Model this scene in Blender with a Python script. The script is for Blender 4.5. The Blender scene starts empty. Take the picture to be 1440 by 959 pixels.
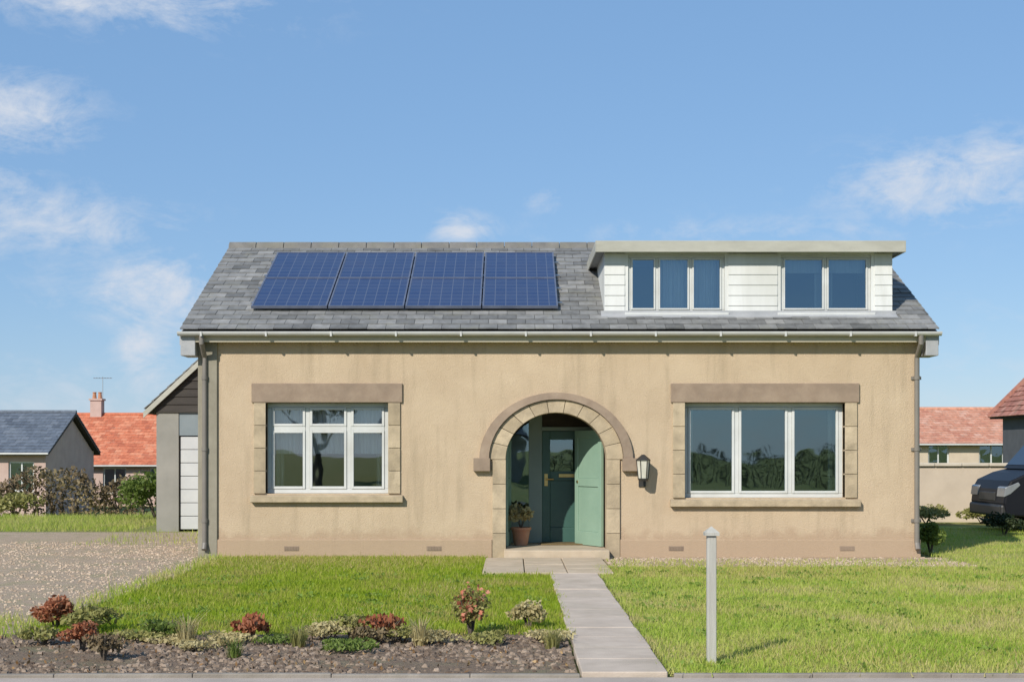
import bpy, math, random
import numpy as np
from mathutils import Vector, Matrix
random.seed(7); RNG = np.random.default_rng(11)
S = bpy.context.scene
COL = S.collection
R = math.radians

# ------------------------------------------------------------------ materials
def new_mat(name):
    m = bpy.data.materials.new(name); m.use_nodes = True
    nt = m.node_tree; b = nt.nodes['Principled BSDF']
    return m, nt, b
def node(nt, typ, **kw):
    n = nt.nodes.new(typ)
    for k, v in kw.items():
        if k in n.inputs: n.inputs[k].default_value = v
        else: setattr(n, k, v)
    return n
def ramp(nt, fac, stops):
    r = nt.nodes.new('ShaderNodeValToRGB')
    el = r.color_ramp.elements
    while len(el) < len(stops): el.new(0.5)
    for e, (p, c) in zip(el, stops):
        e.position = p; e.color = (*c, 1)
    nt.links.new(fac, r.inputs[0]); return r.outputs[0]
def noise(nt, scale, detail=4, rough=.55, vec=None, dist=0):
    n = nt.nodes.new('ShaderNodeTexNoise')
    n.inputs['Scale'].default_value = scale; n.inputs['Detail'].default_value = detail
    n.inputs['Roughness'].default_value = rough; n.inputs['Distortion'].default_value = dist
    if vec is not None: nt.links.new(vec, n.inputs['Vector'])
    return n.outputs['Fac']
def coords(nt, scale=(1, 1, 1)):
    t = nt.nodes.new('ShaderNodeTexCoord'); mp = nt.nodes.new('ShaderNodeMapping')
    mp.inputs['Scale'].default_value = scale
    nt.links.new(t.outputs['Object'], mp.inputs[0]); return mp.outputs[0]
def mixc(nt, fac, a, b, mode='MIX'):
    m = nt.nodes.new('ShaderNodeMix'); m.data_type = 'RGBA'; m.blend_type = mode
    for s, v in ((m.inputs[0], fac), (m.inputs[6], a), (m.inputs[7], b)):
        if hasattr(v, 'is_output'): nt.links.new(v, s)
        elif isinstance(v, (int, float)): s.default_value = v
        else: s.default_value = (*v, 1)
    return m.outputs[2]
def bump(nt, b, h, strength, dist):
    n = nt.nodes.new('ShaderNodeBump'); n.inputs['Strength'].default_value = strength
    n.inputs['Distance'].default_value = dist
    nt.links.new(h, n.inputs['Height']); nt.links.new(n.outputs[0], b.inputs['Normal'])
def mottled(name, c0, c1, scale=3, rough=.85, bscale=60, bstr=.4, bdist=.01, c2=None, stretch=(1, 1, 1), metal=0, detail=6):
    m, nt, b = new_mat(name); v = coords(nt, stretch)
    f = noise(nt, scale, detail, .6, v)
    col = ramp(nt, f, [(.3, c0), (.68, c1)])
    if c2:
        f2 = noise(nt, scale * .31, 5, .65, v, .6)
        col = mixc(nt, ramp(nt, f2, [(.48, (0, 0, 0)), (.72, (.7, .7, .7))]), col, c2)
    nt.links.new(col, b.inputs['Base Color'])
    b.inputs['Roughness'].default_value = rough; b.inputs['Metallic'].default_value = metal
    if bstr: bump(nt, b, noise(nt, bscale, 4, .6, v), bstr, bdist)
    return m
def toned(name, stops, rough=.8, mscale=9, mamt=.35, bscale=50, bstr=.25, transl=0, lichen=None):
    """per-piece tone (attribute) through a colour ramp plus fine mottling"""
    m, nt, b = new_mat(name); v = coords(nt)
    a = nt.nodes.new('ShaderNodeAttribute'); a.attribute_name = 'tone'
    col = ramp(nt, a.outputs['Fac'], stops)
    f = noise(nt, mscale, 5, .6, v)
    col = mixc(nt, mamt, col, ramp(nt, f, [(.3, (.25, .25, .25)), (.7, (.9, .9, .9))]), 'OVERLAY')
    if lichen:
        f2 = noise(nt, 2.3, 8, .7, v, .8)
        col = mixc(nt, ramp(nt, f2, [(.55, (0, 0, 0)), (.7, (.6, .6, .6))]), col, lichen)
    nt.links.new(col, b.inputs['Base Color']); b.inputs['Roughness'].default_value = rough
    if bstr: bump(nt, b, noise(nt, bscale, 3, .6, v), bstr, .01)
    if transl:
        tr = nt.nodes.new('ShaderNodeBsdfTranslucent'); nt.links.new(col, tr.inputs[0])
        mx = nt.nodes.new('ShaderNodeMixShader'); mx.inputs[0].default_value = transl
        nt.links.new(b.outputs[0], mx.inputs[1]); nt.links.new(tr.outputs[0], mx.inputs[2])
        nt.links.new(mx.outputs[0], nt.nodes['Material Output'].inputs[0])
        b.inputs['Specular IOR Level'].default_value = .25
    return m
def glass_mat(name, tint=(.9, .95, .95), base=.10, col=(.95, .97, 1)):
    m, nt, b = new_mat(name); nt.nodes.remove(b)
    g = node(nt, 'ShaderNodeBsdfGlossy'); g.inputs['Roughness'].default_value = .015
    g.inputs['Color'].default_value = (*col, 1)
    nz = noise(nt, 1.1, 2, .5, coords(nt)); bp = nt.nodes.new('ShaderNodeBump')
    bp.inputs['Strength'].default_value = .10; bp.inputs['Distance'].default_value = .05
    nt.links.new(nz, bp.inputs['Height']); nt.links.new(bp.outputs[0], g.inputs['Normal'])
    t = node(nt, 'ShaderNodeBsdfTransparent'); t.inputs[0].default_value = (*tint, 1)
    fr = node(nt, 'ShaderNodeFresnel'); fr.inputs[0].default_value = 1.52
    ma = node(nt, 'ShaderNodeMath', operation='ADD'); ma.use_clamp = True
    nt.links.new(fr.outputs[0], ma.inputs[0]); ma.inputs[1].default_value = base
    mx = node(nt, 'ShaderNodeMixShader')
    nt.links.new(ma.outputs[0], mx.inputs[0]); nt.links.new(t.outputs[0], mx.inputs[1]); nt.links.new(g.outputs[0], mx.inputs[2])
    nt.links.new(mx.outputs[0], nt.nodes['Material Output'].inputs[0])
    return m

M = {}
def wall_render():
    m, nt, b = new_mat('roughcast'); v = coords(nt)
    f = noise(nt, 1.3, 6, .65, v, .4)
    col = ramp(nt, f, [(.3, (.46, .352, .236)), (.7, (.54, .423, .29))])
    vs = coords(nt, (3.2, 3.2, .35))          # faint rain streaks
    f2 = noise(nt, 1.6, 6, .6, vs)
    col = mixc(nt, ramp(nt, f2, [(.52, (0, 0, 0)), (.76, (.62, .62, .62))]), col, (.32, .25, .165))
    f4 = noise(nt, 140, 2, .5, v)
    col = mixc(nt, .35, col, ramp(nt, f4, [(.35, (.3, .3, .3)), (.65, (.75, .75, .75))]), 'OVERLAY')
    sp = nt.nodes.new('ShaderNodeSeparateXYZ'); nt.links.new(v, sp.inputs[0])
    f3 = noise(nt, 4, 6, .7, v)                # splash-back soiling along the foot
    ad = node(nt, 'ShaderNodeMath', operation='MULTIPLY_ADD'); nt.links.new(f3, ad.inputs[0]); ad.inputs[1].default_value = -.55
    nt.links.new(sp.outputs[2], ad.inputs[2])
    st = ramp(nt, ad.outputs[0], [(.0, (.75, .75, .75)), (.13, (0, 0, 0))])
    col = mixc(nt, st, col, (.40, .285, .19))
    nt.links.new(col, b.inputs['Base Color']); b.inputs['Roughness'].default_value = .95
    bump(nt, b, noise(nt, 85, 3, .7, v), .9, .012)
    return m
M['render'] = wall_render()
M['stone'] = toned('sandstone', [(0, (.29, .23, .15)), (.5, (.375, .30, .20)), (1, (.45, .365, .25))], .9, 5, .35, 45, .5, lichen=(.25, .20, .13))
M['cornershade'] = mottled('corner_shade_tone', (.22, .20, .15), (.29, .265, .205), 4, .9, 45, .5, .006, c2=(.2, .175, .13))  # wall shade at the left corner, put in as a darker colour
M['lintel'] = mottled('brown_sandstone', (.24, .175, .125), (.31, .235, .17), 6, .9, 50, .5, .006, c2=(.2, .15, .11))
M['slate'] = toned('slate', [(0, (.105, .105, .102)), (.5, (.165, .165, .16)), (1, (.24, .236, .225))], .75, 7, .4, 40, .35, lichen=(.22, .215, .17))
M['redtile'] = toned('red_tile', [(0, (.36, .10, .05)), (.5, (.48, .15, .075)), (1, (.56, .23, .13))], .8, 6, .4, 40, .3, lichen=(.38, .22, .15))
M['pinktile'] = toned('weathered_red_tile', [(0, (.40, .17, .11)), (.5, (.47, .23, .15)), (1, (.52, .30, .22))], .8, 6, .4, 40, .3, lichen=(.36, .26, .2))
M['brownred'] = toned('brownish_red_tile', [(0, (.22, .085, .06)), (.5, (.30, .125, .09)), (1, (.37, .18, .135))], .8, 6, .4, 40, .3, lichen=(.26, .2, .15))
M['greyslate'] = toned('blue_slate', [(0, (.075, .09, .115)), (.5, (.10, .12, .15)), (1, (.14, .16, .19))], .7, 6, .4, 40, .3)
M['ridge'] = mottled('ridge_clay', (.13, .125, .115), (.19, .18, .165), 6, .85, 40, .4, .008, c2=(.2, .19, .14))
M['upvc'] = mottled('white_upvc', (.50, .51, .49), (.60, .61, .59), 2.2, .4, 20, .02, .002, c2=(.45, .44, .4))
M['clad'] = mottled('white_cladding', (.56, .565, .54), (.66, .665, .64), 1.5, .55, 20, .03, .003, c2=(.46, .46, .41), stretch=(3, 3, .6))
M['dfascia'] = mottled('weathered_fascia', (.34, .33, .28), (.42, .41, .35), 2.5, .6, 20, .03, .003, c2=(.3, .29, .23), stretch=(1, 1, 3))
M['gutter'] = mottled('gutter_plastic', (.46, .46, .44), (.54, .54, .515), 3, .4, 30, .03, .002)
M['pipe'] = mottled('downpipe_plastic', (.16, .145, .125), (.20, .18, .155), 3, .45, 30, .03, .002)
M['soffit'] = mottled('painted_soffit', (.42, .38, .28), (.48, .43, .33), 2, .6, 30, .05, .002)
M['lead'] = mottled('lead_flashing', (.28, .29, .30), (.36, .365, .37), 4, .55, 14, .3, .01)
M['felt'] = mottled('flat_roof_felt', (.20, .2, .2), (.28, .28, .27), 3, .9, 60, .4, .006)
M['glass'] = glass_mat('window_glass', tint=(.82, .92, .92), base=.19, col=(.70, .93, 1))
M['lglass'] = glass_mat('clear_window_glass', tint=(.93, .95, .94), base=.17, col=(.86, .95, 1))
M['dglass'] = glass_mat('sky_facing_glass', tint=(.82, .9, .95), base=.20, col=(.60, .82, 1))
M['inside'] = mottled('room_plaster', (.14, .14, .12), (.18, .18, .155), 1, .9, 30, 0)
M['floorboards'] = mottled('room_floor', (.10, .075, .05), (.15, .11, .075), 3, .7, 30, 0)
M['net'] = mottled('net_curtain', (.58, .58, .56), (.70, .70, .68), 3, .9, 90, .3, .004, stretch=(14, 14, .6))
M['drape'] = mottled('curtain_cloth', (.34, .37, .34), (.45, .47, .44), 3, .9, 90, .3, .004, stretch=(14, 14, .6))
M['darkwood'] = mottled('dark_furniture', (.05, .04, .03), (.09, .07, .05), 5, .6, 30, 0)
M['sofa'] = mottled('olive_cloth', (.05, .06, .035), (.075, .085, .05), 5, .9, 50, .3, .005)
M['sage'] = mottled('sage_green_paint', (.20, .31, .235), (.245, .36, .275), 2, .45, 40, .05, .002)
M['teal'] = mottled('dark_green_paint', (.030, .085, .068), (.045, .11, .088), 2, .4, 40, .05, .002)
M['greygreen'] = mottled('grey_green_paint', (.17, .22, .20), (.205, .26, .235), 2, .45, 40, .05, .002)
M['brass'] = mottled('aged_brass', (.45, .32, .12), (.55, .40, .17), 9, .35, 30, .05, .001, metal=1)
M['steel'] = mottled('brushed_steel', (.5, .5, .5), (.6, .6, .6), 9, .4, 30, .05, .001, metal=1)
M['iron'] = mottled('black_iron', (.02, .02, .02), (.035, .033, .03), 9, .5, 40, .2, .002)
M['paleglass'] = mottled('frosted_glass', (.5, .48, .4), (.6, .58, .5), 9, .3, 40, .1, .002)
M['pvframe'] = mottled('anodised_frame', (.12, .14, .20), (.18, .2, .26), 6, .4, 30, .03, .001, metal=.4)
M['slab'] = mottled('path_concrete', (.42, .345, .275), (.53, .445, .36), 3.5, .92, 90, .6, .006, c2=(.33, .28, .21))
M['apron'] = mottled('sandstone_paving', (.40, .32, .225), (.50, .41, .30), 4, .9, 70, .5, .006, c2=(.34, .29, .2))
M['drive'] = mottled('gravel_drive', (.36, .27, .185), (.46, .355, .25), 7, .95, 110, .9, .02, c2=(.27, .26, .12))
M['pavement'] = mottled('footway_flags', (.36, .30, .25), (.44, .375, .315), 4, .9, 70, .5, .006, c2=(.3, .27, .23))
M['asphalt'] = mottled('asphalt', (.045, .045, .047), (.065, .065, .066), 5, .9, 160, .6, .008)
M['kerb'] = mottled('kerb_concrete', (.19, .165, .135), (.29, .26, .22), 4, .9, 70, .6, .006, c2=(.14, .125, .09))
M['soil'] = mottled('bed_soil', (.15, .10, .066), (.23, .165, .11), 6, .95, 60, .9, .03, c2=(.2, .19, .10))
M['chips'] = toned('stone_chips', [(0, (.085, .058, .04)), (.5, (.165, .122, .088)), (1, (.28, .215, .16))], .9, 30, .3, 60, .3)
M['gravelchips'] = toned('beige_gravel', [(0, (.29, .215, .15)), (.5, (.40, .305, .22)), (1, (.50, .40, .3))], .9, 30, .3, 60, .3)
def turf(name, a, b_, c):
    m, nt, b = new_mat(name); v = coords(nt)
    f = noise(nt, .55, 6, .6, v, .3); f2 = noise(nt, 22, 5, .7, v)
    col = ramp(nt, f, [(.32, a), (.5, b_), (.7, c)])
    col = mixc(nt, .5, col, ramp(nt, f2, [(.3, (.2, .2, .2)), (.7, (.8, .8, .8))]), 'OVERLAY')
    nt.links.new(col, b.inputs['Base Color']); b.inputs['Roughness'].default_value = .95
    b.inputs['Specular IOR Level'].default_value = .15
    bump(nt, b, f2, 1, .03); return m
M['turfL'] = turf('left_turf', (.15, .215, .02), (.19, .25, .03), (.25, .25, .06))
M['turfR'] = turf('right_turf', (.26, .31, .055), (.33, .35, .09), (.41, .38, .14))
M['turfF'] = turf('rough_grass', (.17, .21, .05), (.23, .24, .075), (.29, .26, .10))
def blade(name, stops):
    m, nt, b = new_mat(name); v = coords(nt)
    a = nt.nodes.new('ShaderNodeAttribute'); a.attribute_name = 'tone'
    f = noise(nt, .8, 7, .66, v, .5)
    ad = node(nt, 'ShaderNodeMath', operation='MULTIPLY_ADD'); nt.links.new(f, ad.inputs[0]); ad.inputs[1].default_value = 2.3
    sb = node(nt, 'ShaderNodeMath', operation='MULTIPLY_ADD'); nt.links.new(a.outputs['Fac'], sb.inputs[0]); sb.inputs[1].default_value = .55; sb.inputs[2].default_value = -.92
    nt.links.new(sb.outputs[0], ad.inputs[2])
    col = ramp(nt, ad.outputs[0], stops)
    nt.links.new(col, b.inputs['Base Color']); b.inputs['Roughness'].default_value = .6
    b.inputs['Specular IOR Level'].default_value = .25
    tr = nt.nodes.new('ShaderNodeBsdfTranslucent'); nt.links.new(col, tr.inputs[0])
    mx = nt.nodes.new('ShaderNodeMixShader'); mx.inputs[0].default_value = .45
    nt.links.new(b.outputs[0], mx.inputs[1]); nt.links.new(tr.outputs[0], mx.inputs[2])
    nt.links.new(mx.outputs[0], nt.nodes['Material Output'].inputs[0]); return m
M['bladeL'] = blade('left_blades', [(.1, (.23, .34, .014)), (.5, (.33, .41, .035)), (.75, (.38, .40, .075)), (.95, (.44, .36, .13))])
M['bladeR'] = blade('right_blades', [(.1, (.30, .43, .05)), (.5, (.44, .50, .10)), (.75, (.53, .50, .17)), (.95, (.54, .46, .22))])
M['bark'] = mottled('bark', (.07, .055, .04), (.12, .095, .07), 8, .95, 30, .8, .02, stretch=(1, 1, .25))
def leaf(name, a, b_, c, t=.35): return toned(name, [(0, a), (.5, b_), (1, c)], .55, 9, .2, 50, 0, transl=t)
M['leafgreen'] = leaf('green_leaf', (.09, .13, .025), (.14, .20, .04), (.21, .26, .07))
M['leafolive'] = leaf('olive_leaf', (.20, .20, .06), (.29, .28, .09), (.38, .35, .14))
M['leafred'] = leaf('red_leaf', (.24, .075, .035), (.36, .13, .065), (.44, .22, .12))
M['leafbrown'] = leaf('brown_twig', (.12, .085, .045), (.18, .135, .075), (.25, .2, .10), .15)
M['leafstraw'] = leaf('straw_leaf', (.36, .29, .13), (.46, .39, .19), (.56, .49, .27))
M['leafdark'] = leaf('dark_leaf', (.02, .032, .014), (.035, .05, .02), (.06, .075, .03), .2)
M['petal'] = leaf('coral_petal', (.50, .16, .09), (.58, .22, .14), (.65, .33, .22))
M['clover'] = leaf('clover_leaf', (.15, .24, .035), (.20, .30, .05), (.27, .35, .08), .4)
M['leaflitter'] = leaf('fallen_leaf', (.14, .075, .035), (.24, .14, .06), (.36, .24, .11), .1)
M['post'] = mottled('pale_grey_timber', (.33, .32, .28), (.43, .42, .375), 6, .85, 30, .4, .006, stretch=(4, 4, .4))
M['darktimber'] = mottled('dark_stained_timber', (.025, .020, .016), (.045, .037, .03), 6, .8, 30, .4, .006, stretch=(.4, 4, 4))
M['garagedoor'] = mottled('pale_grey_door', (.44, .45, .45), (.50, .51, .505), 2, .5, 40, .05, .002)
M['bluegrey'] = mottled('blue_grey_board', (.15, .185, .20), (.19, .225, .24), 2, .6, 40, .05, .002)
M['pinkwall'] = mottled('pink_harling', (.42, .30, .26), (.50, .37, .32), 2, .9, 60, .4, .01)
M['creamwall'] = mottled('cream_harling', (.46, .38, .29), (.54, .45, .345), 2, .9, 60, .4, .01)
M['greywall'] = mottled('grey_harling', (.22, .215, .19), (.28, .27, .24), 2, .9, 60, .4, .01)
M['darkwall'] = mottled('dark_grey_cladding', (.055, .06, .07), (.08, .085, .095), 3, .8, 40, .4, .008)
M['coping'] = mottled('coping_stone', (.48, .42, .33), (.56, .49, .39), 4, .9, 50, .4, .006)
M['fence'] = mottled('weathered_fence', (.26, .235, .19), (.34, .305, .25), 4, .9, 30, .5, .006, stretch=(6, 6, .5))
M['carpaint'] = mottled('black_car_paint', (.010, .011, .014), (.014, .015, .019), 1, .42, 30, 0)
M['carpaint'].node_tree.nodes['Principled BSDF'].inputs['Specular IOR Level'].default_value = .1
M['carglass'] = mottled('car_glass', (.012, .016, .024), (.016, .02, .03), 1, .06, 30, 0)
M['tyre'] = mottled('tyre_rubber', (.018, .018, .018), (.028, .028, .027), 9, .9, 60, .3, .004)
M['alloy'] = mottled('alloy', (.45, .45, .46), (.52, .52, .53), 5, .35, 30, .02, .001, metal=.9)
M['lamp'] = mottled('headlamp_lens', (.16, .17, .18), (.22, .23, .24), 5, .12, 30, .02, .001)
M['terracotta'] = mottled('terracotta', (.38, .17, .09), (.46, .22, .13), 7, .9, 50, .3, .006, c2=(.45, .34, .26))
M['mat'] = mottled('coir_mat', (.12, .085, .035), (.17, .12, .05), 30, .95, 150, .8, .01)
def pv_mat():
    m, nt, b = new_mat('solar_cells')
    t = nt.nodes.new('ShaderNodeUVMap'); t.uv_map = 'UVMap'
    br = nt.nodes.new('ShaderNodeTexBrick'); br.offset = 0; br.squash = 1
    br.inputs['Scale'].default_value = 1; br.inputs['Mortar Size'].default_value = .006; br.inputs['Mortar Smooth'].default_value = 0
    br.inputs['Brick Width'].default_value = .157; br.inputs['Row Height'].default_value = .157
    br.inputs['Color1'].default_value = (.014, .028, .095, 1); br.inputs['Color2'].default_value = (.02, .037, .105, 1)
    br.inputs['Mortar'].default_value = (.075, .09, .14, 1)
    nt.links.new(t.outputs[0], br.inputs['Vector']); nt.links.new(br.outputs[0], b.inputs['Base Color'])
    b.inputs['Roughness'].default_value = .16; b.inputs['Specular IOR Level'].default_value = .6
    dn = noise(nt, 1.4, 7, .65, coords(nt)); nt.links.new(mixc(nt, ramp(nt, dn, [(.35, (0, 0, 0)), (.8, (.13, .13, .13))]), br.outputs[0], (.16, .165, .17)), b.inputs['Base Color'])
    nt.links.new(ramp(nt, dn, [(.3, (.1, .1, .1)), (.7, (.3, .3, .3))]), b.inputs['Roughness'])
    return m
M['pv'] = pv_mat()

# ------------------------------------------------------------------ mesh tools
class MB:
    def __init__(s): s.v = []; s.f = []; s.t = []
    def add(s, vs, fs, tone=.5):
        o = len(s.v); s.v += [tuple(p) for p in vs]; s.f += [tuple(i + o for i in f) for f in fs]; s.t += [tone] * len(fs); return s
    def box(s, x0, x1, y0, y1, z0, z1, tone=.5):
        return s.add([(x0, y0, z0), (x1, y0, z0), (x1, y1, z0), (x0, y1, z0), (x0, y0, z1), (x1, y0, z1), (x1, y1, z1), (x0, y1, z1)],
                     [(0, 3, 2, 1), (4, 5, 6, 7), (0, 1, 5, 4), (1, 2, 6, 5), (2, 3, 7, 6), (3, 0, 4, 7)], tone)
    def frame8(s, o, a, b, c, tone=.5):
        o, a, b, c = map(Vector, (o, a, b, c)); P = [o, o + a, o + a + b, o + b]
        return s.add(P + [p + c for p in P], [(0, 3, 2, 1), (4, 5, 6, 7), (0, 1, 5, 4), (1, 2, 6, 5), (2, 3, 7, 6), (3, 0, 4, 7)], tone)
    def quad(s, *p, tone=.5): return s.add(p, [tuple(range(len(p)))], tone)
    def prism_y(s, pts, y0, y1, tone=.5):       # polygon in xz, extruded along y
        n = len(pts); v = [(x, y0, z) for x, z in pts] + [(x, y1, z) for x, z in pts]
        f = [tuple(range(n)), tuple(range(2 * n - 1, n - 1, -1))] + [(i, i + n, (i + 1) % n + n, (i + 1) % n) for i in range(n)]
        return s.add(v, f, tone)
    def prism_x(s, pts, x0, x1, tone=.5):       # polygon in yz, extruded along x
        n = len(pts); v = [(x0, y, z) for y, z in pts] + [(x1, y, z) for y, z in pts]
        f = [tuple(range(n)), tuple(range(2 * n - 1, n - 1, -1))] + [(i, i + n, (i + 1) % n + n, (i + 1) % n) for i in range(n)]
        return s.add(v, f, tone)
    def tube(s, pts, r, seg=10, tone=.5, caps=True):
        pts = [Vector(p) for p in pts]; rr = r if isinstance(r, (list, tuple)) else [r] * len(pts); rings = []; o = len(s.v); up = Vector((.13, .21, 1)).normalized()
        for i, p in enumerate(pts):
            d = (pts[min(i + 1, len(pts) - 1)] - pts[max(i - 1, 0)]).normalized()
            if abs(d.dot(up)) > .95: up = Vector((1, .2, .1)).normalized()
            a = d.cross(up).normalized(); b = d.cross(a).normalized()
            rings += [p + (a * math.cos(2 * math.pi * k / seg) + b * math.sin(2 * math.pi * k / seg)) * rr[i] for k in range(seg)]
        f = [(i * seg + k, i * seg + (k + 1) % seg, (i + 1) * seg + (k + 1) % seg, (i + 1) * seg + k) for i in range(len(pts) - 1) for k in range(seg)]
        if caps: f += [tuple(range(seg - 1, -1, -1)), tuple(range((len(pts) - 1) * seg, len(pts) * seg))]
        return s.add(rings, f, tone)
    def lathe(s, prof, cx, cy, seg=20, tone=.5, axis='z'):
        v = []
        for r, z in prof:
            for k in range(seg):
                a = 2 * math.pi * k / seg; c, d = r * math.cos(a), r * math.sin(a)
                v.append((cx + c, cy + d, z) if axis == 'z' else (cx + c, z, cy + d))
        f = [(i * seg + k, i * seg + (k + 1) % seg, (i + 1) * seg + (k + 1) % seg, (i + 1) * seg + k) for i in range(len(prof) - 1) for k in range(seg)]
        f += [tuple(range(seg - 1, -1, -1)), tuple(range((len(prof) - 1) * seg, len(prof) * seg))]
        return s.add(v, f, tone)
ABS = {}
def obj(name, mb, mat, parent=None, bevel=0, smooth=False, origin=None):
    if parent is not None: org = ABS[parent.name]
    else: org = Vector(origin) if origin is not None else Vector((0, 0, 0))
    me = bpy.data.meshes.new(name)
    me.from_pydata([(x - org.x, y - org.y, z - org.z) for x, y, z in mb.v], [], mb.f)
    at = me.attributes.new('tone', 'FLOAT', 'FACE'); at.data.foreach_set('value', mb.t)
    me.materials.append(mat); me.update()
    o = bpy.data.objects.new(name, me); COL.objects.link(o)
    if parent is not None: o.parent = parent
    else: o.location = org
    ABS[o.name] = org
    if smooth: me.polygons.foreach_set('use_smooth', [True] * len(me.polygons))
    if bevel:
        b = o.modifiers.new('edge', 'BEVEL'); b.width = bevel; b.segments = 2; b.limit_method = 'ANGLE'; b.angle_limit = R(40)
    return o
def tag(o, label, cat, group=None):
    o['label'] = label; o['category'] = cat
    if group: o['group'] = group
    return o
def thing(name, loc, label, cat, group=None):
    o = bpy.data.objects.new(name, None); o.empty_display_size = .2; COL.objects.link(o); o.location = loc
    ABS[o.name] = Vector(loc); return tag(o, label, cat, group)
def struct(name, mb, mat, **k):
    o = obj(name, mb, mat, **k); o['kind'] = 'structure'; return o
def np_mesh(name, V, tones, mat, parent=None, origin=None, k=4):
    """V: (N,k,3) polygons"""
    org = ABS[parent.name] if parent is not None else Vector(origin or (0, 0, 0))
    n = len(V); me = bpy.data.meshes.new(name)
    me.vertices.add(n * k); me.loops.add(n * k); me.polygons.add(n)
    me.vertices.foreach_set('co', (V.reshape(-1, 3) - np.array(org)).astype(np.float32).ravel())
    me.loops.foreach_set('vertex_index', np.arange(n * k, dtype=np.int32))
    me.polygons.foreach_set('loop_start', np.arange(0, n * k, k, dtype=np.int32))
    me.polygons.foreach_set('loop_total', np.full(n, k, np.int32))
    at = me.attributes.new('tone', 'FLOAT', 'FACE'); at.data.foreach_set('value', tones.astype(np.float32))
    me.materials.append(mat); me.update(calc_edges=True)
    o = bpy.data.objects.new(name, me); COL.objects.link(o)
    if parent is not None: o.parent = parent
    else: o.location = org
    ABS[o.name] = org
    return o
def leaves(C, size, flat=.0, upright=0., asp=.55):
    """leaf quads at centres C"""
    n = len(C); d = RNG.normal(size=(n, 3)); d[:, 2] = d[:, 2] * (1 - flat) + upright * np.abs(RNG.normal(size=n)) * 2
    d /= np.linalg.norm(d, axis=1)[:, None]
    e = np.cross(d, RNG.normal(size=(n, 3))); e /= np.linalg.norm(e, axis=1)[:, None] + 1e-9
    s = (size * RNG.uniform(.6, 1.3, n))[:, None]
    return np.stack([C - d * s * .5, C + e * s * asp * .5, C + d * s * .5, C - e * s * asp * .5], 1)
def clump_points(n, centre, rad, lobes=9, fill=.5):
    c = np.array(centre); rad = np.array(rad)
    L = RNG.normal(size=(lobes, 3)); L /= np.linalg.norm(L, axis=1)[:, None]; L *= RNG.uniform(.25, .75, (lobes, 1)); L[:, 2] = np.abs(L[:, 2]) * .9 - .1
    w = RNG.uniform(.28, .5, lobes); k = RNG.integers(0, lobes, n)
    d = RNG.normal(size=(n, 3)); d /= np.linalg.norm(d, axis=1)[:, None]
    r = RNG.uniform(fill, 1, n) ** .6
    return c + (L[k] + d * (w[k] * r)[:, None]) * rad, RNG.uniform(0, 1, lobes)[k] * .5 + RNG.uniform(0, .5, n)
def shrub(name, base, w, h, n, size, mat, label, cat='shrub', group=None, flower=None, stems=5, upright=0.):
    t = thing(name, base, label, cat, group); b = Vector(base)
    P, tn = clump_points(n, (b.x, b.y, b.z + h * .52), (w * .55, w * .55, h * .55), 11)
    P[:, 2] = np.maximum(P[:, 2], b.z + size * .3)
    np_mesh('foliage', leaves(P, size, upright=upright), tn, mat, t)
    m = MB()
    for i in range(stems):
        a = random.uniform(0, 6.28); q = random.uniform(.2, .4) * w
        m.tube([b + Vector((0, 0, -.03)), b + Vector((q * .4 * math.cos(a), q * .4 * math.sin(a), h * .4)), b + Vector((q * math.cos(a), q * math.sin(a), h * .75))], [.016 * h + .006, .012 * h + .004, .003], 6)
    obj('stem', m, M['bark'], t)
    if flower:
        k = max(12, n // 14); sel = RNG.choice(len(P), k)
        Q = b + 0 * b; F = P[sel] + (P[sel] - np.array([b.x, b.y, b.z + h * .4])) * .1
        F = np.repeat(F, 5, 0) + RNG.normal(size=(k * 5, 3)) * size * .35
        np_mesh('flower', leaves(F, size * .8, asp=.9), RNG.uniform(0, 1, len(F)), flower, t)
    return t

# ------------------------------------------------------------------ camera, sky, sun
cam = bpy.data.cameras.new('camera'); co = bpy.data.objects.new('camera', cam); COL.objects.link(co)
co.location = (0, -20, 1.48); co.rotation_euler = (R(90), 0, 0)
cam.lens = 50; cam.sensor_width = 36; cam.shift_y = .1087; cam.clip_end = 6000; cam.clip_start = .1
S.camera = co
SUN_EL, SUN_AZ = R(34), R(213)          # azimuth measured clockwise from +Y: behind and to the left of the viewer
sd = bpy.data.lights.new('sun', 'SUN'); sd.energy = 4.3; sd.angle = R(.55); sd.color = (1, .94, .85)
so = bpy.data.objects.new('sun', sd); COL.objects.link(so)
dirv = Vector((math.sin(SUN_AZ) * math.cos(SUN_EL), math.cos(SUN_AZ) * math.cos(SUN_EL), math.sin(SUN_EL)))
so.rotation_euler = dirv.to_track_quat('Z', 'Y').to_euler(); so.location = (-8, -12, 14)
W = bpy.data.worlds.new('World'); S.world = W; W.use_nodes = True
nt = W.node_tree; bg = nt.nodes['Background']
sk = node(nt, 'ShaderNodeTexSky'); sk.sky_type = 'NISHITA'; sk.sun_disc = False
sk.sun_elevation = SUN_EL; sk.sun_rotation = SUN_AZ; sk.altitude = 50; sk.air_density = 1.0; sk.dust_density = .1; sk.ozone_density = 2.0
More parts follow.
